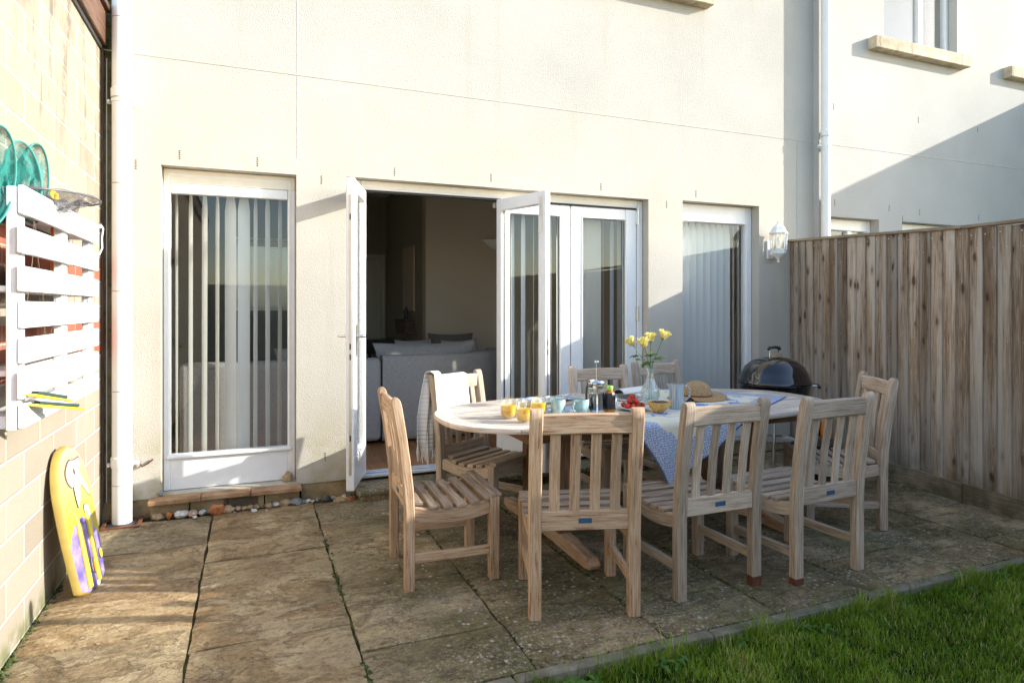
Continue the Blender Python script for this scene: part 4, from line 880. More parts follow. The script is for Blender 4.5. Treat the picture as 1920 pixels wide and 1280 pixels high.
# ------------------------------------------------------------------ vertical blinds
def vblind(x0, x1, vanes, label, z0=.17, z1=2.24, Y=5.10):
    e_ = empty('vertical_blind', (0, Y, 0), 0, label, 'vertical blind', 'vertical blinds behind the glazing')
    mb = MB(); mb.box(x0, x1, -.025, .02, z1, z1+.04, .003); mb.build('head_rail', 'upvc', e_)
    for x, ang in vanes:
        a0 = R_(ang); tw = R_(random.uniform(-3, 3)); mb = MB(); sk_ = random.uniform(-.004, .004)
        def fn(u, v):
            a = a0+tw*(1-v); k = (u-.5)*.089; cur = .004*math.cos((u-.5)*math.pi); nar = 1 if v < .985 else .55
            return (x+sk_*(1-v)+k*nar*math.cos(a)-cur*math.sin(a), k*nar*math.sin(a)+cur*math.cos(a), z0+(z1-z0)*v)
        mb.grid(fn, 6, 14); mb.build('vane', 'vane', e_, 60)
    return e_
vblind(-.55, .31, [(-.485+.0, 108), (-.395, 112), (-.305, 118), (-.222, 110), (-.135, 152), (-.045, 22), (.035, 72), (.118, 66), (.205, 70)], 'mostly open vertical blind behind the tall left window')
vblind(1.92, 2.56, [(2.02, 40), (2.10, 48), (2.20, 42), (2.30, 66), (2.46, 45), (2.54, 40)], 'open vertical blind behind the closed leaf nearest the doorway', Y=5.13)
vblind(2.60, 3.27, [(2.70+k*.021, 88+random.uniform(-4, 4)) for k in range(13)]+[(3.0, 60), (3.09, 35), (3.17, 30), (3.24, 40)], 'vertical blind with bunched vanes behind the rightmost door leaf', Y=5.13)
vblind(3.68, 4.57, [(3.72+k*.082, -16+random.uniform(-4, 4)) for k in range(9)]+[(4.47, 60), (4.53, 65)], 'closed vertical blind behind the window beside the lantern')

# ------------------------------------------------------------------ wall lantern
ln = empty('wall_lantern', (4.70, 4.735, 1.84), 0, 'white six-sided wall lantern mounted at the end of the fence', 'lantern')
def hexring(r, z, n=6): return [(r*math.cos(math.pi/6+2*math.pi*k/n), r*math.sin(math.pi/6+2*math.pi*k/n), z) for k in range(n)]
def hexloft(mb, prof):
    vs = []; 
    for r, z in prof: vs += hexring(r, z)
    fs = [(i*6+k, i*6+(k+1) % 6, (i+1)*6+(k+1) % 6, (i+1)*6+k) for i in range(len(prof)-1) for k in range(6)]+[tuple(range(5, -1, -1)), tuple((len(prof)-1)*6+k for k in range(6))]; mb.add(vs, fs)
mb = MB(); hexloft(mb, [(.02, .02), (.035, .035), (.045, .04), (.05, .05), (.07, .065), (.072, .10), (.078, .102), (.078, .108)]); mb.lathe([(0, -.02), (.012, -.018), (.015, -.006), (.008, .0), (.012, .01), (.025, .02)], 16); mb.build('base', 'upvc', ln)
mb = MB(); hexloft(mb, [(.088, .255), (.09, .265), (.07, .285), (.062, .31), (.05, .325), (.03, .345), (.022, .352)]); mb.lathe([(.012, .35), (.01, .362), (.014, .37), (.008, .38), (0, .385)], 16); mb.build('roof', 'upvc', ln, 30)
mb = MB()
for a, b in zip(hexring(.073, .10), hexring(.078, .258)): mb.bar(a, b, .009, .009, (0, 1, 0), .002)
mb.build('cage', 'upvc', ln)
mb = MB(); vs = hexring(.070, .108)+hexring(.075, .255); mb.add(vs, [(k, (k+1) % 6, 6+(k+1) % 6, 6+k) for k in range(6)]); mb.build('lantern_pane', 'clear_lamp', ln, 20)
mb = MB(); mb.lathe([(.0, .10), (.018, .10), (.018, .13), (.014, .135), (.026, .17), (.026, .20), (.012, .225), (0, .23)], 20); mb.build('bulb', 'bulb', ln)
mb = MB(); mb.box(-.04, .04, .10, .114, .02, .20, .006); mb.tube([(0, .1, .07), (0, .05, .05), (0, .0, .05)], .012, 10); mb.build('backplate', 'upvc', ln)

# ------------------------------------------------------------------ garden chair
def make_chair(m_='teak', seat='teak_seat'):
    c = empty('garden_chair')
    wx = .225; zs_ = .425
    for s_ in (-1, 1):
        x = s_*wx
        path = [(x, .0, 0), (x, .0, .005), (x, .0, .20), (x, .0, .38), (x, -.006, .50), (x, -.022, .64), (x, -.042, .78), (x, -.062, .90), (x, -.067, .925), (x, -.069, .938), (x, -.070, .943)]
        mb = MB(); mb.sweep(path, .056, .047, (1, 0, 0), .005, [.97, 1, 1, 1, 1, 1, 1, 1, (1, .9), (1, .6), (1, .3)]); mb.build('leg', m_, c)
        mb = MB(); mb.sweep([(x, .435, 0), (x, .435, .004), (x, .435, zs_-.012), (x, .435, zs_-.008)], .054, .05, (1, 0, 0), .005, [.96, 1, 1, .96]); mb.build('leg', m_, c)
        mb = MB(); mb.bar((x, .022, .15), (x, .411, .15), .026, .044, (1, 0, 0), .003); mb.build('stretcher', m_, c)
    mb = MB()
    for s_ in (-1, 1):
        x = s_*wx; L = []
        for k in range(9): y = .022+.389*k/8; L.append((x, y, .370-.026*math.sin(math.pi*k/8)))
        mb.sweep(L, .028, .066, (1, 0, 0), .003)
    mb.bar((-.197, .437, .375), (.197, .437, .375), .028, .07, (0, 1, 0), .003)
    mb.build('seat_frame', m_, c)
    mb = MB()
    n = 6
    for k in range(n):
        y = .045+k*.0715+.005; z = .417-.028*math.sin(math.pi*min(1, (y)/.43)); hx = .245 if k else .192
        mb.bar((-hx, y, z), (hx, y, z), .048, .019, (0, 1, .04*(k-2.5)), .003)
    mb.bar((-.247, .447, .426), (.247, .447, .426), .052, .022, (0, 1, 0), .005)
    mb.build('seat', seat, c)
    mb = MB(); mb.bar((-.198, -.004, .435), (.198, -.004, .435), .028, .085, (0, 1, 0), .003); mb.build('lower_rail', m_, c)
    mb = MB(); P_ = []
    for k in range(9): x = -.198+.396*k/8; P_.append((x, -.058-.006*math.cos((k-4)/4*1.5), .872+.004*math.cos((k-4)/4*1.5)))
    mb.sweep(P_, .030, .092, (0, 1, 0), .008); mb.build('top_rail', m_, c)
    for x in (-.138, -.046, .046, .138):
        mb = MB(); mb.sweep([(x, -.004, .475), (x, -.006, .52), (x, -.020, .66), (x, -.048, .83)], .046, .014, (1, 0, 0), .003); mb.build('back_slat', m_, c)
    mb = MB(); mb.box(-.030, .030, -.0205, -.0175, .424, .446, .001); mb.build('plaque', 'plaque', c)
    return c
CH = {}
ch0 = make_chair()
def setmat(c, a, b):
    for o in c.children:
        if o.name.split('.')[0] == 'plaque': continue
        o.data = o.data.copy(); o.data.materials[0] = MT[b if o.name.startswith('seat') and 'frame' not in o.name else a]
        for ln_, sc_ in (('UVMap', 20.), ('pid', .0)):
            L_ = o.data.uv_layers[ln_].data; A_ = np.empty(len(L_)*2, dtype=np.float32); L_.foreach_get('uv', A_)
            if sc_: A_ += random.random()*sc_
            else: A_ = (A_+random.random()) % 1.
            L_.foreach_set('uv', A_)
spots = [('A', (.73, 3.325), -92.5, 'teak', 'teak_seat', 'weathered teak chair alone at the left end of the table, seen side on'),
         ('B', (1.345, 4.165), 211, 'teak_grey', 'teak_grey', 'weathered teak chair by the doorway with the striped throw over its back'),
         ('C', (2.47, 4.235), 180, 'teak_grey', 'teak_grey', 'teak chair behind the coffee press on the house side of the table'),
         ('D', (3.13, 4.42), 188, 'teak_grey', 'teak_grey', 'teak chair behind the vase of roses on the house side of the table'),
         ('E', (1.385, 2.535), -17, 'teak', 'teak_seat', 'nearest teak chair seen from behind with reddish stained back slats'),
         ('F', (2.106, 2.508), 0, 'teak_grey', 'teak_seat', 'teak chair with its back to the viewer in front of the hanging blue cloth'),
         ('G', (2.756, 2.445), 3, 'teak_grey', 'teak_grey', 'rightmost teak chair with its back to the viewer, feet stained dark'),
         ('H', (3.77, 3.03), 60.5, 'teak_grey', 'teak_grey', 'teak chair at the right end of the table close to the timber fence')]
for i, (k, p, r, a, b, lb) in enumerate(spots):
    c = ch0 if i == 0 else copy_tree(ch0)
    if i: setmat(c, a, b)
    c.location = (p[0], p[1], .001); c.rotation_euler = (0, 0, R_(r)); tag(c, lb, 'garden chair', 'teak chairs around the garden table'); CH[k] = c
# dark stained feet (sleeves of stain as part of legs)
def stain(ch, x, y, h):
    mb = MB(); mb.sweep([(x, y, .0), (x, y, h*.7), (x, y, h)], .0575, .0485, (1, 0, 0), .005, [1, 1, .985], caps=False); o = mb.build('stained_foot', 'rust', ch)
stain(CH['F'], .225, 0, .05); stain(CH['G'], -.225, 0, .035)

# ------------------------------------------------------------------ table
TC = Vector((2.36, 3.555)); TA, TBb = 1.36, .625; NN = 2.7
tb = empty('garden_table', (TC.x, TC.y, 0), 0, 'large oval extending teak garden table laid for breakfast', 'table')
def sup(a, A, B): c, s_ = math.cos(a), math.sin(a); return (A*math.copysign(abs(c)**(2/NN), c), B*math.copysign(abs(s_)**(2/NN), s_))
segs = 10
for sgi in range(segs):
    mb = MB(); a0 = 2*math.pi*sgi/segs+.16; a1_ = 2*math.pi*(sgi+1)/segs+.16-.006; n = 14; vs = []; uvs = []; d = 0; pr = None; ru = random.random()*9
    for k in range(n+1):
        a = a0+(a1_-a0)*k/n; o1 = sup(a, TA, TBb); i1 = sup(a, TA-.115, TBb-.10); e1 = sup(a, TA-.004, TBb-.004)
        if pr: d += math.dist(pr, o1)
        pr = o1
        for q, z, vv in ((i1, .742, 0), (i1, .7495, .01), (e1, .7500, .11), (o1, .745, .116), (o1, .729, .13), (e1, .722, .14), (i1, .722, .25)): vs.append((*q, z)); uvs.append((ru+d, vv))
    fs = [(k*7+j, (k+1)*7+j, (k+1)*7+(j+1) % 7, k*7+(j+1) % 7) for k in range(n) for j in range(7)]+[tuple(range(7)), tuple(n*7+j for j in range(6, -1, -1))]
    mb.add(vs, [f[::-1] for f in fs], uvs); mb.build('rim_board', 'teak_top', tb, 40)
mb = MB(); A2, B2 = TA-.1185, TBb-.1035; y = -B2+.002; wd = .0648
def xend(y): return A2*max(0, 1-(min(abs(y), B2)/B2)**NN)**(1/NN)
while y < B2-.01:
    y1 = min(y+wd-.005, B2-.001); ys_ = [y+(y1-y)*k/4 for k in range(5)]
    for sg in (-1, 1):
        for inner in ((.352,) if 1 else ()):
            e = [(max(xend(q), inner+.02)*sg, q) for q in ys_]; poly = e+[(inner*sg, y1), (inner*sg, y)]
            if sg < 0: poly = poly[::-1]
            ru, rv = random.random()*20, random.random()*20; n0 = len(poly)
            vs = [(p[0], p[1], .7300) for p in poly]+[(p[0], p[1], .7485) for p in poly]; cx = sum(p[0] for p in poly)/n0; cy = (y+y1)/2
            vs += [(cx+(p[0]-cx)*.998, cy+(p[1]-cy)*.95, .7495) for p in poly]
            fs = [tuple(range(2*n0, 3*n0))]+[(a*n0+k, a*n0+(k+1) % n0, (a+1)*n0+(k+1) % n0, (a+1)*n0+k) for a in (0, 1) for k in range(n0)]
            mb.add(vs, fs, [(ru+v[0], rv+v[1]) for v in vs])
    mb.bar((-.346, (y+y1)/2, .7395), (.346, (y+y1)/2, .7395), y1-y, .02, (0, 1, 0), .002)
    y += wd
mb.build('slatted_top', 'teak_top', tb)
mb = MB(); pts = [sup(2*math.pi*k/64, TA-.11, TBb-.10) for k in range(64)]; mb.prism(pts, .7215, .7270); mb.build('underlay', 'teak_dark', tb)
mb = MB(); ap = [(-.95, -.36), (.95, -.36), (.95, .36), (-.95, .36)]
for i in range(4): a, b = ap[i], ap[(i+1) % 4]; mb.bar((a[0], a[1], .68), (b[0], b[1], .68), .03, .08, None, .003) if 0 else mb.sweep([(a[0], a[1], .68), (b[0], b[1], .68)], .08, .03, (0, 0, 1), .003)
mb.build('apron', 'teak_dark', tb)
for sx in (-.69, .69):
    for sy in (-.24, .24): mb = MB(); mb.sweep([(sx, sy, .09), (sx, sy, .72)], .07, .07, (1, 0, 0), .005); mb.build('leg', 'teak_dark' if sy > 0 else 'teak_dark', tb)
    mb = MB(); mb.sweep([(sx, -.60, .045), (sx, -.595, .04), (sx, -.55, .035), (sx, -.35, .05), (sx, .0, .06), (sx, .35, .05), (sx, .55, .035), (sx, .6, .045)], .07, .085, (1, 0, 0), .006, [(1, .5), (1, .75), (1, .8), 1, 1, 1, (1, .8), (1, .5)]); mb.build('foot_beam', 'teak', tb)
mb = MB(); mb.sweep([(-.66, 0, .16), (.66, 0, .16)], .07, .05, (0, 0, 1), .004); mb.build('stretcher', 'teak_dark', tb)

# ------------------------------------------------------------------ tablecloth
CN = Vector((2.13, 2.57)); CRr = Vector((3.52, 3.47)); CU = (CRr-CN); CLn = CU.length; CU.normalize(); CVv = Vector((-CU.y, CU.x)); CW = 1.08*CLn/1.62
def clothpt(u, v):
    p = CN+CU*(u*CLn)+CVv*(v*CW); x, y = p.x-TC.x, p.y-TC.y
    yb = TBb*max(1e-4, 1-min(1, abs(x)/TA)**NN)**(1/NN); d = abs(y)-yb; z = .7545+.0012*mnoise.noise(Vector((p.x*7, p.y*7, 0)))
    if d <= -.012: return (p.x, p.y, z)
    s_ = -1 if y < 0 else 1; r = .012; q = d+.012; e = TC.y+s_*(yb+.000)
    if q < r*1.57: a = q/r; return (p.x, e+s_*(-.012+r*math.sin(a)+.004), z-r*(1-math.cos(a)))
    h = q-r*1.57; wave = .014*math.sin(p.x*16)*min(1, h/.15)+.008*math.sin(p.x*37+1)*min(1, h/.2)
    return (p.x+.01*math.sin(h*12), e+s_*(.005+abs(.02*h)+wave*.6+.004), z-r-h*.98)
mb = MB(); mb.grid(clothpt, 90, 64, uvfn=lambda u, v: (u*1.62, v*1.08)); o = mb.build('tablecloth', 'cloth', None, 80, .0016); tag(o, 'blue bordered pale yellow floral cloth draped diagonally over the table', 'tablecloth')

# ------------------------------------------------------------------ striped throw on chair B
def towel(u, v):
    # u along rail (local x), v along length: front flap -> over rail -> back flap
    Lf, Lb = .30, .52; L = -Lf+(Lf+Lb)*v; x = -.06+.33*u; crest = .925
    sag = 0; fold = .010*math.sin(u*17+L*3)+.006*math.sin(u*31)
    if x > .20: crest = .955
    if L < -.02: z = crest+L+.02; y = -.036+fold*.4-.02*(-L); y = -.035-.0+.1*min(0, L+.02)*-.35+fold*.5; y = -.038+(crest-z)*.13+abs(fold)*.5+.012
    elif L < .03: a = (L+.02)/.05*math.pi; y = -.064+.036*math.cos(a); z = crest+.012*math.sin(a)
    else:
        h = L-.03; z = crest-h; gather = min(1, h/.3); y = -.104-.02*gather+fold*2.2*gather-.015*h; x = x+.03*gather*(.5+u*.4)-.03*gather*math.sin(u*9)
        x = x+(u-.6)*-.10*gather+.05*gather
    return (x, y, z)
th = empty('throw', CH['B'].location, R_(211), 'white and grey striped fringed throw draped over the chair back', 'throw')
mb = MB(); mb.grid(towel, 40, 60, uvfn=lambda u, v: (u*.33, v*.82)); mb.build('cloth', 'throw', th, 80, .003)
mb = MB()
for k in range(64):
    u = k/63; p = Vector(towel(u, 1.)); q = p+Vector((random.gauss(0, .006), random.gauss(0, .006), -random.uniform(.05, .11))); mb.tube([p+Vector((0, 0, .004)), (p+q)/2+Vector((random.gauss(0, .005), random.gauss(0, .004), 0)), q], [.0028, .0026, .0016], 5)
mb.build('fringe', 'throw', th)

# ------------------------------------------------------------------ table-top things
TZ = .7505; CZ = .7565
def tumbler(x, y, fill, label):
    e_ = empty('juice_glass', (x, y, TZ), 0, label, 'glass', 'orange juice glasses')
    pr = [(.0, .003), (.022, .002), (.034, .012), (.041, .035), (.043, .055), (.040, .08), (.035, .105), (.0338, .105), (.0385, .08), (.0415, .055), (.0395, .036), (.033, .015), (.021, .006), (0, .006)]
    mb = MB(); mb.lathe([(a*1.12, b*1.1) for a, b in pr], 32); mb.build('tumbler', 'tumbler', e_, 60)
    h = fill; pj = [(0, .0065), (.0205, .0065), (.0325, .0155), (.039, .036)]+[(.0405, min(h, .05))]+([(.0395, h)] if h > .05 else [])+[(0, h)]
    mb = MB(); mb.lathe([(a*1.12, b*1.1) for a, b in pj], 32); mb.build('juice', 'juice', e_, 60)
tumbler(1.367, 3.405, .071, 'glass of orange juice, leftmost of the three tumblers')
tumbler(1.402, 3.262, .069, 'glass of orange juice, nearest the viewer of the three tumblers')
tumbler(1.555, 3.40, .073, 'glass of orange juice partly hidden behind the chair post')
def mug(x, y, rz, label, h=.088, r=.042):
    e_ = empty('mug', (x, y, CZ), rz, label, 'mug', 'aqua glazed mugs')
    mb = MB(); mb.lathe([(0, .002), (r*.8, 0), (r*.92, .006), (r*.98, h*.3), (r*1.08, h), (r*1.04, h+.002), (r*.98, h-.003), (r*.9, h*.3), (r*.8, .01), (0, .01)], 32); mb.build('cup', 'aqua', e_, 50)
    mb = MB(); mb.tube([(r*.95, 0, h*.82), (r+.018, 0, h*.85), (r+.034, 0, h*.6), (r+.030, 0, h*.35), (r*.9, 0, h*.18)], .0055, 10); mb.build('handle', 'aqua', e_)
    mb = MB(); mb.lathe([(0, h*.7), (r*.97, h*.7)], 24); mb.build('coffee', 'coffee', e_)
mug(1.668, 3.375, R_(160), 'aqua glazed mug on the left, behind the nearest chair')
mug(1.805, 3.34, R_(200), 'aqua glazed mug on the right, beside the coffee press')
# granola bowl glass + board with linens and cutlery
e_ = empty('glass_bowl', (1.60, 3.60, TZ), 0, 'clear bowl of granola behind the juice glasses', 'bowl')
mb = MB(); mb.lathe([(0, .003), (.045, .002), (.075, .03), (.085, .065), (.082, .065), (.072, .032), (.043, .007), (0, .007)], 36); mb.build('bowl', 'tumbler', e_, 60)
mb = MB(); mb.lathe([(0, .008), (.042, .008), (.070, .032), (.073, .04), (.04, .05), (0, .054)], 28); mb.build('granola', 'granola', e_)
e_ = empty('serving_board', (1.86, 3.80, TZ), R_(25), 'pale serving board holding folded napkins and cutlery', 'board')
mb = MB(); mb.prism(smooth([(-.24, -.13), (.24, -.13), (.24, .13), (-.24, .13)], 2), 0, .014); mb.build('board', 'teak_grey', e_)
def napk(u, v): return ((u-.5)*.34+.02*math.sin(v*5), (v-.5)*.2, .018+.012*abs(math.sin(u*7+v*2))+.025*(1-u)*max(0, v-.3))
mb = MB(); mb.grid(napk, 30, 20, uvfn=lambda u, v: (u*1.6, v*1.08)); o = mb.build('linen_napkin', 'cloth', None, 80, .002); o.location = (1.82, 3.84, TZ+.0); o.rotation_euler = (0, 0, R_(25)); tag(o, 'crumpled blue patterned napkin on the serving board', 'napkin')
for k, (dx, rz) in enumerate(((0, 10), (.03, 22), (.07, -5), (.10, 30), (.14, 14))):
    e2 = empty('fork' if k % 2 else 'spoon', (1.83+dx, 3.80+.01*k, TZ+.048), R_(rz), '%s %s lying across the serving board' % (['first', 'second', 'third', 'fourth', 'fifth'][k]+' from the left', 'fork' if k % 2 else 'spoon'), 'cutlery', 'cutlery on the serving board')
    mb = MB(); mb.sweep([(-.1, 0, 0), (-.05, 0, .002), (.03, 0, .0), (.05, 0, .003)], .009, .002, (0, 1, 0), .0008, [1.3, .9, .6, .6]); mb.build('shaft', 'chrome', e2)
    mb = MB()
    if k % 2:
        for q in (-.009, -.003, .003, .009): mb.sweep([(.05, q*.5, .003), (.065, q, .001), (.098, q, .004)], .003, .0015, (0, 1, 0), .0005)
        mb.build('tines', 'chrome', e2)
    else: mb.lathe([(0, -.004), (.011, -.001), (.014, .003)], 18, (0, 0, 0), fn=lambda p, a, r: (p[0]*1.6+.07, p[1], p[2]+.002)); mb.build('spoon_bowl', 'chrome', e2)
# coffee press
e_ = empty('coffee_press', (1.915, 3.355, CZ), R_(20), 'glass and steel coffee press with plunger raised beside the mugs', 'coffee press')
mb = MB(); mb.lathe([(0, .012), (.046, .012), (.047, .02), (.047, .175), (.049, .18), (.0475, .181), (.0455, .175), (.0455, .022), (0, .016)], 36); mb.build('beaker', 'tumbler', e_, 60)
mb = MB(); mb.lathe([(0, .017), (.0448, .017), (.0448, .115), (0, .115)], 32); mb.build('coffee', 'coffee', e_)
mb = MB(); mb.lathe([(.0485, .012), (.0505, .012), (.0505, .022), (.0485, .022)], 36); mb.lathe([(.0485, .15), (.0505, .15), (.0505, .165), (.0485, .165)], 36)
for k in range(4): a = math.pi/4+k*math.pi/2; c_, s_ = math.cos(a)*.0505, math.sin(a)*.0505; mb.sweep([(c_*1.15, s_*1.15, 0), (c_, s_, .012), (c_, s_, .165)], .010, .002, (-s_, c_, 0), .0008)
mb.build('frame', 'chrome', e_)
mb = MB(); mb.lathe([(.052, .176), (.053, .182), (.045, .193), (.02, .2), (0, .202)], 36); mb.lathe([(0, .118), (.044, .118), (.044, .122), (0, .123)], 30); mb.tube([(0, 0, .12), (0, 0, .30)], .0023, 8); mb.blob((0, 0, .305), (.016, .016, .008), 2, 0); mb.build('plunger', 'chrome', e_)
mb = MB(); mb.tube([(-.05, 0, .16), (-.085, 0, .165), (-.092, 0, .12), (-.088, 0, .06), (-.05, 0, .03)], .007, 10); mb.build('handle', 'black', e_)
e_ = empty('honey_jar', (1.995, 3.335, CZ), R_(40), 'dark labelled honey bottle with lime green lid', 'jar')
mb = MB(); mb.lathe([(0, .0), (.028, .0), (.036, .02), (.040, .06), (.034, .11), (.018, .132), (.017, .14), (0, .14)], 8); mb.build('bottle', 'honey', e_, 20)
mb = MB(); mb.lathe([(.0345, .018), (.0392, .03), (.0412, .062), (.037, .105), (.030, .119)], 8); mb.build('sleeve', 'black', e_, 20)
mb = MB(); mb.lathe([(.019, .136), (.0195, .156), (.017, .16), (0, .16)], 20); mb.build('lid', 'lime', e_)
mb = MB()
mb.prism(smooth([(-.012, .03), (.012, .03), (.014, .07), (.010, .10), (-.010, .10), (-.014, .07)], 1), 0, .001, tr=lambda v: (v[0], -.0385-v[2], v[1])); mb.build('label', 'paper', e_)
# strawberries
def plate(x, y, r, mat, label, name='plate', z=CZ):
    e2 = empty(name, (x, y, z), 0, label, 'plate'); mb = MB(); mb.lathe([(0, .003), (r*.6, .002), (r, .017), (r, .020), (r*.62, .0075), (0, .007)], 40); mb.build('dish', mat, e2); return e2
plate(2.18, 3.37, .10, 'white_gloss', 'small cream plate piled with strawberries')
k = 0
sbm = MB(); sbm.blob((0, 0, 0), (.017, .017, .020), 3, .06); 
sb_pts = [(0, 0, .028), (.034, .005, .027), (-.034, .004, .027), (.018, .032, .027), (-.016, .031, .027), (.016, -.032, .027), (-.018, -.031, .027), (.052, .03, .032), (-.055, -.02, .031), (.0, .0, .058), (.02, .02, .055), (-.022, .004, .056), (.01, -.02, .057), (0, .012, .082), (.055, -.022, .031), (-.05, .032, .031)]
def berry():
    e2 = empty('strawberry', (0, 0, 0), 0, 'ripe red strawberry in the pile on the cream plate', 'strawberry', 'strawberries on the plate')
    mb = MB(); mb.lathe([(0, .018), (.010, .016), (.0165, .008), (.0165, .0), (.012, -.011), (.005, -.018), (0, -.02)], 16); mb.build('fruit', 'straw_b', e2)
    mb = MB()
    for j in range(6): a = j*1.05; leafshape(mb, (0, 0, .018), (math.cos(a), math.sin(a), .1), .014, .003, .3)
    mb.build('calyx', 'leaf', e2); return e2
b0 = berry()
for j, p in enumerate(sb_pts):
    b = b0 if j == 0 else copy_tree(b0); b.location = (2.18+p[0], 3.37+p[1], CZ+p[2]-.002); b.rotation_euler = (random.uniform(-1.6, 1.6), random.uniform(-1.6, 1.6), random.uniform(0, 6))
# blueberry bowl
e_ = empty('ochre_bowl', (2.275, 3.235, CZ), 0, 'small ochre glazed bowl filled with blueberries', 'bowl')
mb = MB(); mb.lathe([(0, .002), (.030, .0), (.033, .006), (.055, .025), (.068, .062), (.066, .063), (.052, .028), (.03, .011), (0, .01)], 36); mb.build('bowl', 'ochre', e_, 50)
mb = MB(); mb.tube([(.064, .0, .055), (.082, 0, .066), (.084, .0, .045), (.058, .0, .03)], .005, 8); mb.build('handle', 'ochre', e_); e_.rotation_euler = (0, 0, R_(-10))
bbm = MB(); bbm.blob((0, 0, 0), (.0075, .0075, .0068), 2, .04); b0 = bbm.build('blueberry', 'blue_b')
for j in range(44):
    b = b0 if j == 0 else b0.copy()
    if j: col.objects.link(b)
    a = random.uniform(0, 6.28); r = .052*math.sqrt(random.random()); b.location = (2.275+r*math.cos(a), 3.235+r*math.sin(a), CZ+.052+random.uniform(-.004, .010)*(1-r/.06)+.004); tag(b, 'dark blueberry in the small ochre bowl', 'blueberry', 'blueberries in the ochre bowl')
# jug
e_ = empty('jug', (2.455, 3.305, CZ), R_(-25), 'grey blue streaked pottery jug with looped handle', 'jug')
def spout(p, a, r):
    d = abs((a-math.pi+math.pi) % (2*math.pi)-math.pi); k = max(0, 1-d/.5) if p[2] > .12 else 0; return (p[0]-k*.016*(p[2]-.12)/.03*1., p[1], p[2]+k*.003)
mb = MB(); mb.lathe([(0, .002), (.044, 0), (.046, .004), (.0455, .06), (.044, .12), (.045, .152), (.043, .153), (.0415, .12), (.043, .01), (0, .01)], 40, fn=lambda p, a, r: (p[0]-(.018*max(0, 1-abs(a-math.pi)/.45)*max(0, (p[2]-.12)/.03)), p[1], p[2]+.004*max(0, 1-abs(a-math.pi)/.45)*max(0, (p[2]-.12)/.03))); mb.build('body', 'jug', e_, 50)
mb = MB(); mb.tube([(.044, 0, .135), (.066, 0, .142), (.084, 0, .115), (.078, 0, .075), (.046, 0, .045)], .0058, 10); mb.build('handle', 'jug', e_)
# vase and roses
VX, VY = 2.415, 3.53
e_ = empty('glass_vase', (VX, VY, CZ), 0, 'cut glass vase holding yellow roses', 'vase')
mb = MB(); mb.lathe([(0, .004), (.028, .002), (.033, .010), (.045, .035), (.0505, .062), (.048, .088), (.038, .118), (.026, .145), (.0185, .168), (.020, .185), (.0165, .200), (.019, .22), (.025, .240), (.0235, .241), (.0165, .212), (.0165, .168), (.024, .145), (.035, .118), (.044, .088), (.046, .062), (.040, .035), (.028, .014), (0, .012)], 40,
    fn=lambda p, a, r: (p[0]*1.25*(1+.03*math.sin(a*10+p[2]*60)*(1 if .01 < p[2] < .13 else 0)), p[1]*1.25*(1+.03*math.sin(a*10+p[2]*60)*(1 if .01 < p[2] < .13 else 0)), p[2])); mb.build('vessel', 'vaseglass', e_, 14)
mb = MB(); mb.lathe([(0, .014), (.034, .018), (.048, .036), (.054, .062), (.051, .088), (.040, .118), (.028, .143), (0, .143)], 32); mb.build('water', 'water', e_, 60)
def rose(tx, ty, tz_, seed, label, lv, open_=1.):
    random.seed(seed); e2 = empty('rose', (VX, VY, CZ), 0, label, 'rose', 'yellow roses in the vase')
    base = Vector((random.uniform(-.02, .02)-tx*.12, random.uniform(-.02, .02)-ty*.1, .03)); neck = Vector((tx*.05, ty*.05, .23)); top = Vector((tx, ty, tz_)); P_ = []
    for k in range(13):
        t = k/12; q = base*(1-t)**2+neck*2*t*(1-t)*1.05+top*t*t; q.x += 0; P_.append(base.lerp(neck, t/.45) if t < .45 else neck.lerp(top, (t-.45)/.55)+Vector((0, 0, .0)))
    mb = MB(); mb.tube(P_, .0024, 7); mb.build('stem', 'weed', e2)
    d = (top-neck).normalized(); q_ = d.to_track_quat('Z', 'Y').to_matrix()
    mb = MB()
    for ring_, (n_, r0, r1, h, wd_) in enumerate(((4, .005, .010, .052, .020), (5, .010, .019, .058, .026), (6, .015, .032*open_, .060, .031), (6, .018, .042*open_, .052, .033))):
        for j in range(n_):
            a = 2*math.pi*j/n_+ring_*.6+random.uniform(-.15, .15)
            def fn(u, v, a=a, r0=r0, r1=r1, h=h, wd_=wd_, ring_=ring_):
                s2 = (u-.5)*2; wv2 = wd_*math.sin(math.pi*min(1, .22+v*.70))**.7; rr = r0+(r1-r0)*v**1.5+.004*ring_*max(0, v-.75); aa = a+s2*wv2/max(rr, .008)*.55; rr2 = rr+.002*s2*s2
                return top+q_ @ Vector((rr2*math.cos(aa), rr2*math.sin(aa), -.004+h*v*(1-.10*s2*s2)-.01*max(0, v-.8)*ring_*.6))
            mb.grid(fn, 6, 7)
    mb.build('bloom', 'petal', e2, 80)
    mb = MB(); mb.blob(top-d*.004, (.009, .009, .008), 2, .1)
    for j in range(5): a = j*1.257; v_ = q_ @ Vector((math.cos(a), math.sin(a), .7)); leafshape(mb, top-d*.006, v_, .03, .0035, .3)
    mb.build('calyx', 'leaf', e2)
    for (t, dx, dy, dz, L) in lv:
        mb = MB(); p = neck.lerp(top, t); st_ = Vector((dx, dy, dz)); 
        pts = [p, p+st_.normalized()*.02]; mb.tube(pts, .0012, 5)
        for kk, (sc, rt) in enumerate(((1, 0), (.75, .9), (.75, -.9))):
            v_ = Matrix.Rotation(rt, 3, 'Z') @ st_; leafshape(mb, pts[1] if kk == 0 else pts[0]+st_.normalized()*.014, v_, L*sc*1.35, .018*sc, .25, random.uniform(-.5, .5))
        mb.build('leaf', 'leaf', e2)
rose(-.115, .03, .39, 1, 'yellow rose bud leaning furthest left in the vase', [(.35, -1, -.3, .2, .045), (.55, -.6, .6, -.1, .04)], .8)
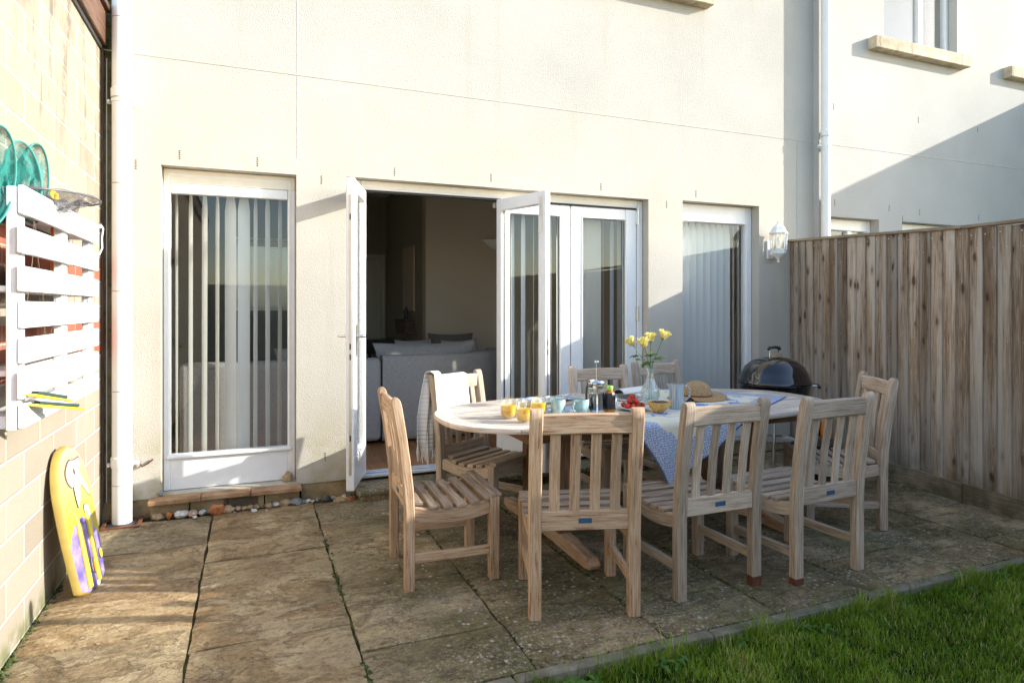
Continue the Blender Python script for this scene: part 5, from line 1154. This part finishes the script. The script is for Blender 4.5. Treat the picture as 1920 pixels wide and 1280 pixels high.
rose(-.060, -.02, .385, 2, 'full yellow rose second from the left in the vase', [(.3, -.9, -.5, -.3, .045), (.5, .6, -.4, .3, .04)], 1.1)
rose(.005, .0, .415, 3, 'yellow rose at the centre top of the bunch', [(.3, .5, -.7, .2, .045), (.45, -.7, -.2, .1, .045), (.2, .2, .6, .1, .04)], .95)
rose(.085, -.02, .43, 4, 'tallest yellow rose leaning right in the vase', [(.30, 1, -.2, .25, .05), (.45, -.8, -.2, .3, .035)], 1.0)
# hat and sunglasses
e_ = empty('straw_hat', (2.86, 3.62, CZ+.001), R_(-12), 'wide brimmed woven straw sun hat lying on the cloth', 'hat')
def hatf(p, a, r):
    x, y, z = p
    if r > .095: z = z+.012*math.sin(a*2+.6)*((r-.09)/.1)+.014*max(0, math.cos(a-.3))*((r-.09)/.1)
    return (x*1.08, y*.92, max(z, .002))
mb = MB(); mb.lathe([(0, .118), (.03, .117), (.055, .108), (.075, .09), (.087, .062), (.092, .035), (.096, .018), (.11, .013), (.14, .010), (.17, .006), (.19, .004)], 56, fn=hatf); mb.build('brim_and_crown', 'straw', e_, 70, .003)
mb = MB(); mb.lathe([(.0965, .018), (.0955, .03)], 48, fn=lambda p, a, r: (p[0]*1.085, p[1]*.925, p[2])); mb.build('hat_band', 'tort', e_, 70, .002)
e_ = empty('sunglasses', (2.60, 3.42, CZ), R_(-28), 'tortoiseshell sunglasses folded in front of the straw hat', 'sunglasses')
for s_ in (-1, 1):
    mb = MB(); M_ = hoop(mb, Vector((s_*.034, 0, .024)), .027, .022, 0, R_(-12), .0035, 24); mb.build('rim', 'tort', e_)
    mb = MB(); mb.add([M_ @ Vector((.026*math.cos(2*math.pi*k/20), 0, .021*math.sin(2*math.pi*k/20))) for k in range(20)], [tuple(range(20))]); mb.build('lens', 'lens', e_, 30, .0015)
    mb = MB(); mb.tube([(s_*.062, 0, .034), (s_*.064, .02, .03), (s_*.03, .06+.01*s_, .012), (-s_*.02, .07, .006)], .003, 8); mb.build('arm', 'tort', e_)
mb = MB(); mb.tube([(-.008, -.002, .028), (0, -.004, .032), (.008, -.002, .028)], .003, 8); mb.build('bridge', 'tort', e_)
# magazine curled
e_ = empty('magazine', (2.42, 3.79, CZ), R_(20), 'rolled open glossy magazine lying behind the vase', 'magazine')
for q, (mat, off) in enumerate((('paper', 0), ('paper', .002), ('black', -.002))):
    mb = MB(); mb.grid(lambda u, v: ((v-.5)*.26, -.10+.16*u if u < .55 else -.012+.045*math.sin((u-.55)/.45*4.6)-.0, .004+off+.001 if u < .55 else .004+off+.045*(1-math.cos((u-.55)/.45*4.6))*.8), 40, 6); mb.build('page', mat, e_, 80, .001)
mb = MB()
for r in range(7): mb.box(-.1, .1-.03*(r % 3), -.09+r*.011, -.087+r*.011, .0085, .0089, .0001)
mb.build('print', 'print_grey', e_)
# ------------------------------------------------------------------ kettle barbecue
e_ = empty('kettle_barbecue', (3.985, 4.06, 0), 0, 'round black kettle barbecue with chrome lid handle in the corner by the fence', 'barbecue')
R0 = .278
mb = MB(); mb.lathe([(R0, .77), (R0+.006, .775), (R0+.004, .79), (R0*.985, .80), (R0*.93, .85), (R0*.82, .905), (R0*.62, .95), (R0*.36, .975), (0, .985)], 56); mb.build('lid', 'enamel', e_, 50)
mb = MB(); mb.lathe([(R0+.004, .768), (R0+.008, .764), (R0+.002, .755), (R0*.985, .74), (R0*.93, .66), (R0*.75, .57), (R0*.4, .515), (0, .5)], 56); mb.build('bowl', 'enamel', e_, 50)
mb = MB(); mb.tube([(-.05, 0, .97), (-.046, 0, 1.02), (-.04, 0, 1.045)], .004, 8); mb.tube([(.05, 0, .97), (.046, 0, 1.02), (.04, 0, 1.045)], .004, 8); mb.sweep([(-.052, -.03, .985), (.052, -.03, .985)], .05, .003, (0, 0, 1), .001); mb.build('handle_bracket', 'chrome', e_)
mb = MB(); mb.tube([(-.062, 0, 1.043), (-.05, 0, 1.056), (0, 0, 1.062), (.05, 0, 1.056), (.062, 0, 1.043)], .0125, 12); mb.build('lid_handle', 'black', e_)
mb = MB(); mb.lathe([(0, .012), (.035, .010), (.04, .0)], 24, (.12, -.05, .945)); 
for k in range(4): a = k*1.57+.4; mb.blob((.12+.022*math.cos(a), -.05+.022*math.sin(a), .959), (.008, .008, .002), 1, 0)
mb.build('vent', 'steel', e_)
for k in range(3):
    a = R_(90+120*k+15); mb = MB(); mb.tube([(.2*math.cos(a), .2*math.sin(a), .56), (.30*math.cos(a), .30*math.sin(a), .02)], .012, 10); mb.build('leg', 'steel', e_)
for a in (R_(200), R_(250)):
    mb = MB(); x_, y_ = .31*math.cos(a), .31*math.sin(a); mb.tube([(x_, y_-.01, .08), (x_*1.06, y_*1.06, .08)], .075, 20); mb.build('wheel', 'black', e_)
mb = MB(); a = R_(-30); mb.tube([(.29*math.cos(a), .29*math.sin(a), .75), (.34*math.cos(a), .34*math.sin(a), .75)], .006, 8); mb.build('handle_bracket', 'chrome', e_)
mb = MB(); mb.tube([(.34*math.cos(a)-.05, .34*math.sin(a)-.06, .745), (.345*math.cos(a), .345*math.sin(a), .75), (.34*math.cos(a)+.04, .34*math.sin(a)+.07, .745)], .013, 10); mb.build('side_handle', 'black', e_)
mb = MB(); mb.lathe([(0, .3), (.16, .3), (.17, .31), (.17, .315)], 32); mb.build('ash_catcher', 'steel', e_)
# hose reel, tray and clutter beyond the table end
e_ = empty('cable_reel', (3.86, 3.50, .20), R_(25), 'orange cable reel standing beyond the table end', 'cable reel')
mb = MB()
for y in (-.05, .05):
    mb.tube([(.095*math.cos(2*math.pi*k/28), y, .30+.095*math.sin(2*math.pi*k/28)) for k in range(29)], .012, 8, caps=False)
    for k in range(3): a = k*2.09; mb.bar((0, y, .30), (.09*math.cos(a), y, .30+.09*math.sin(a)), .03, .012, (0, 1, 0))
mb.build('drum', 'orange', e_); mb = MB(); mb.tube([(0, -.045, .30), (0, .045, .30)], .055, 20); mb.build('cable', 'black', e_)
e2 = empty('storage_crate', (3.86, 3.52, 0), R_(25), 'dark plastic crate standing under the orange cable reel', 'crate'); mb = MB(); mb.sweep([(0, 0, 0), (0, 0, .385)], .34, .24, (1, 0, 0), .02, [.85, 1]); mb.build('box', 'black', e2); mb = MB(); mb.sweep([(0, 0, .387), (0, 0, .402)], .36, .26, (1, 0, 0), .02); mb.build('lid', 'black', e2)

# rear glow of the room is daylight only
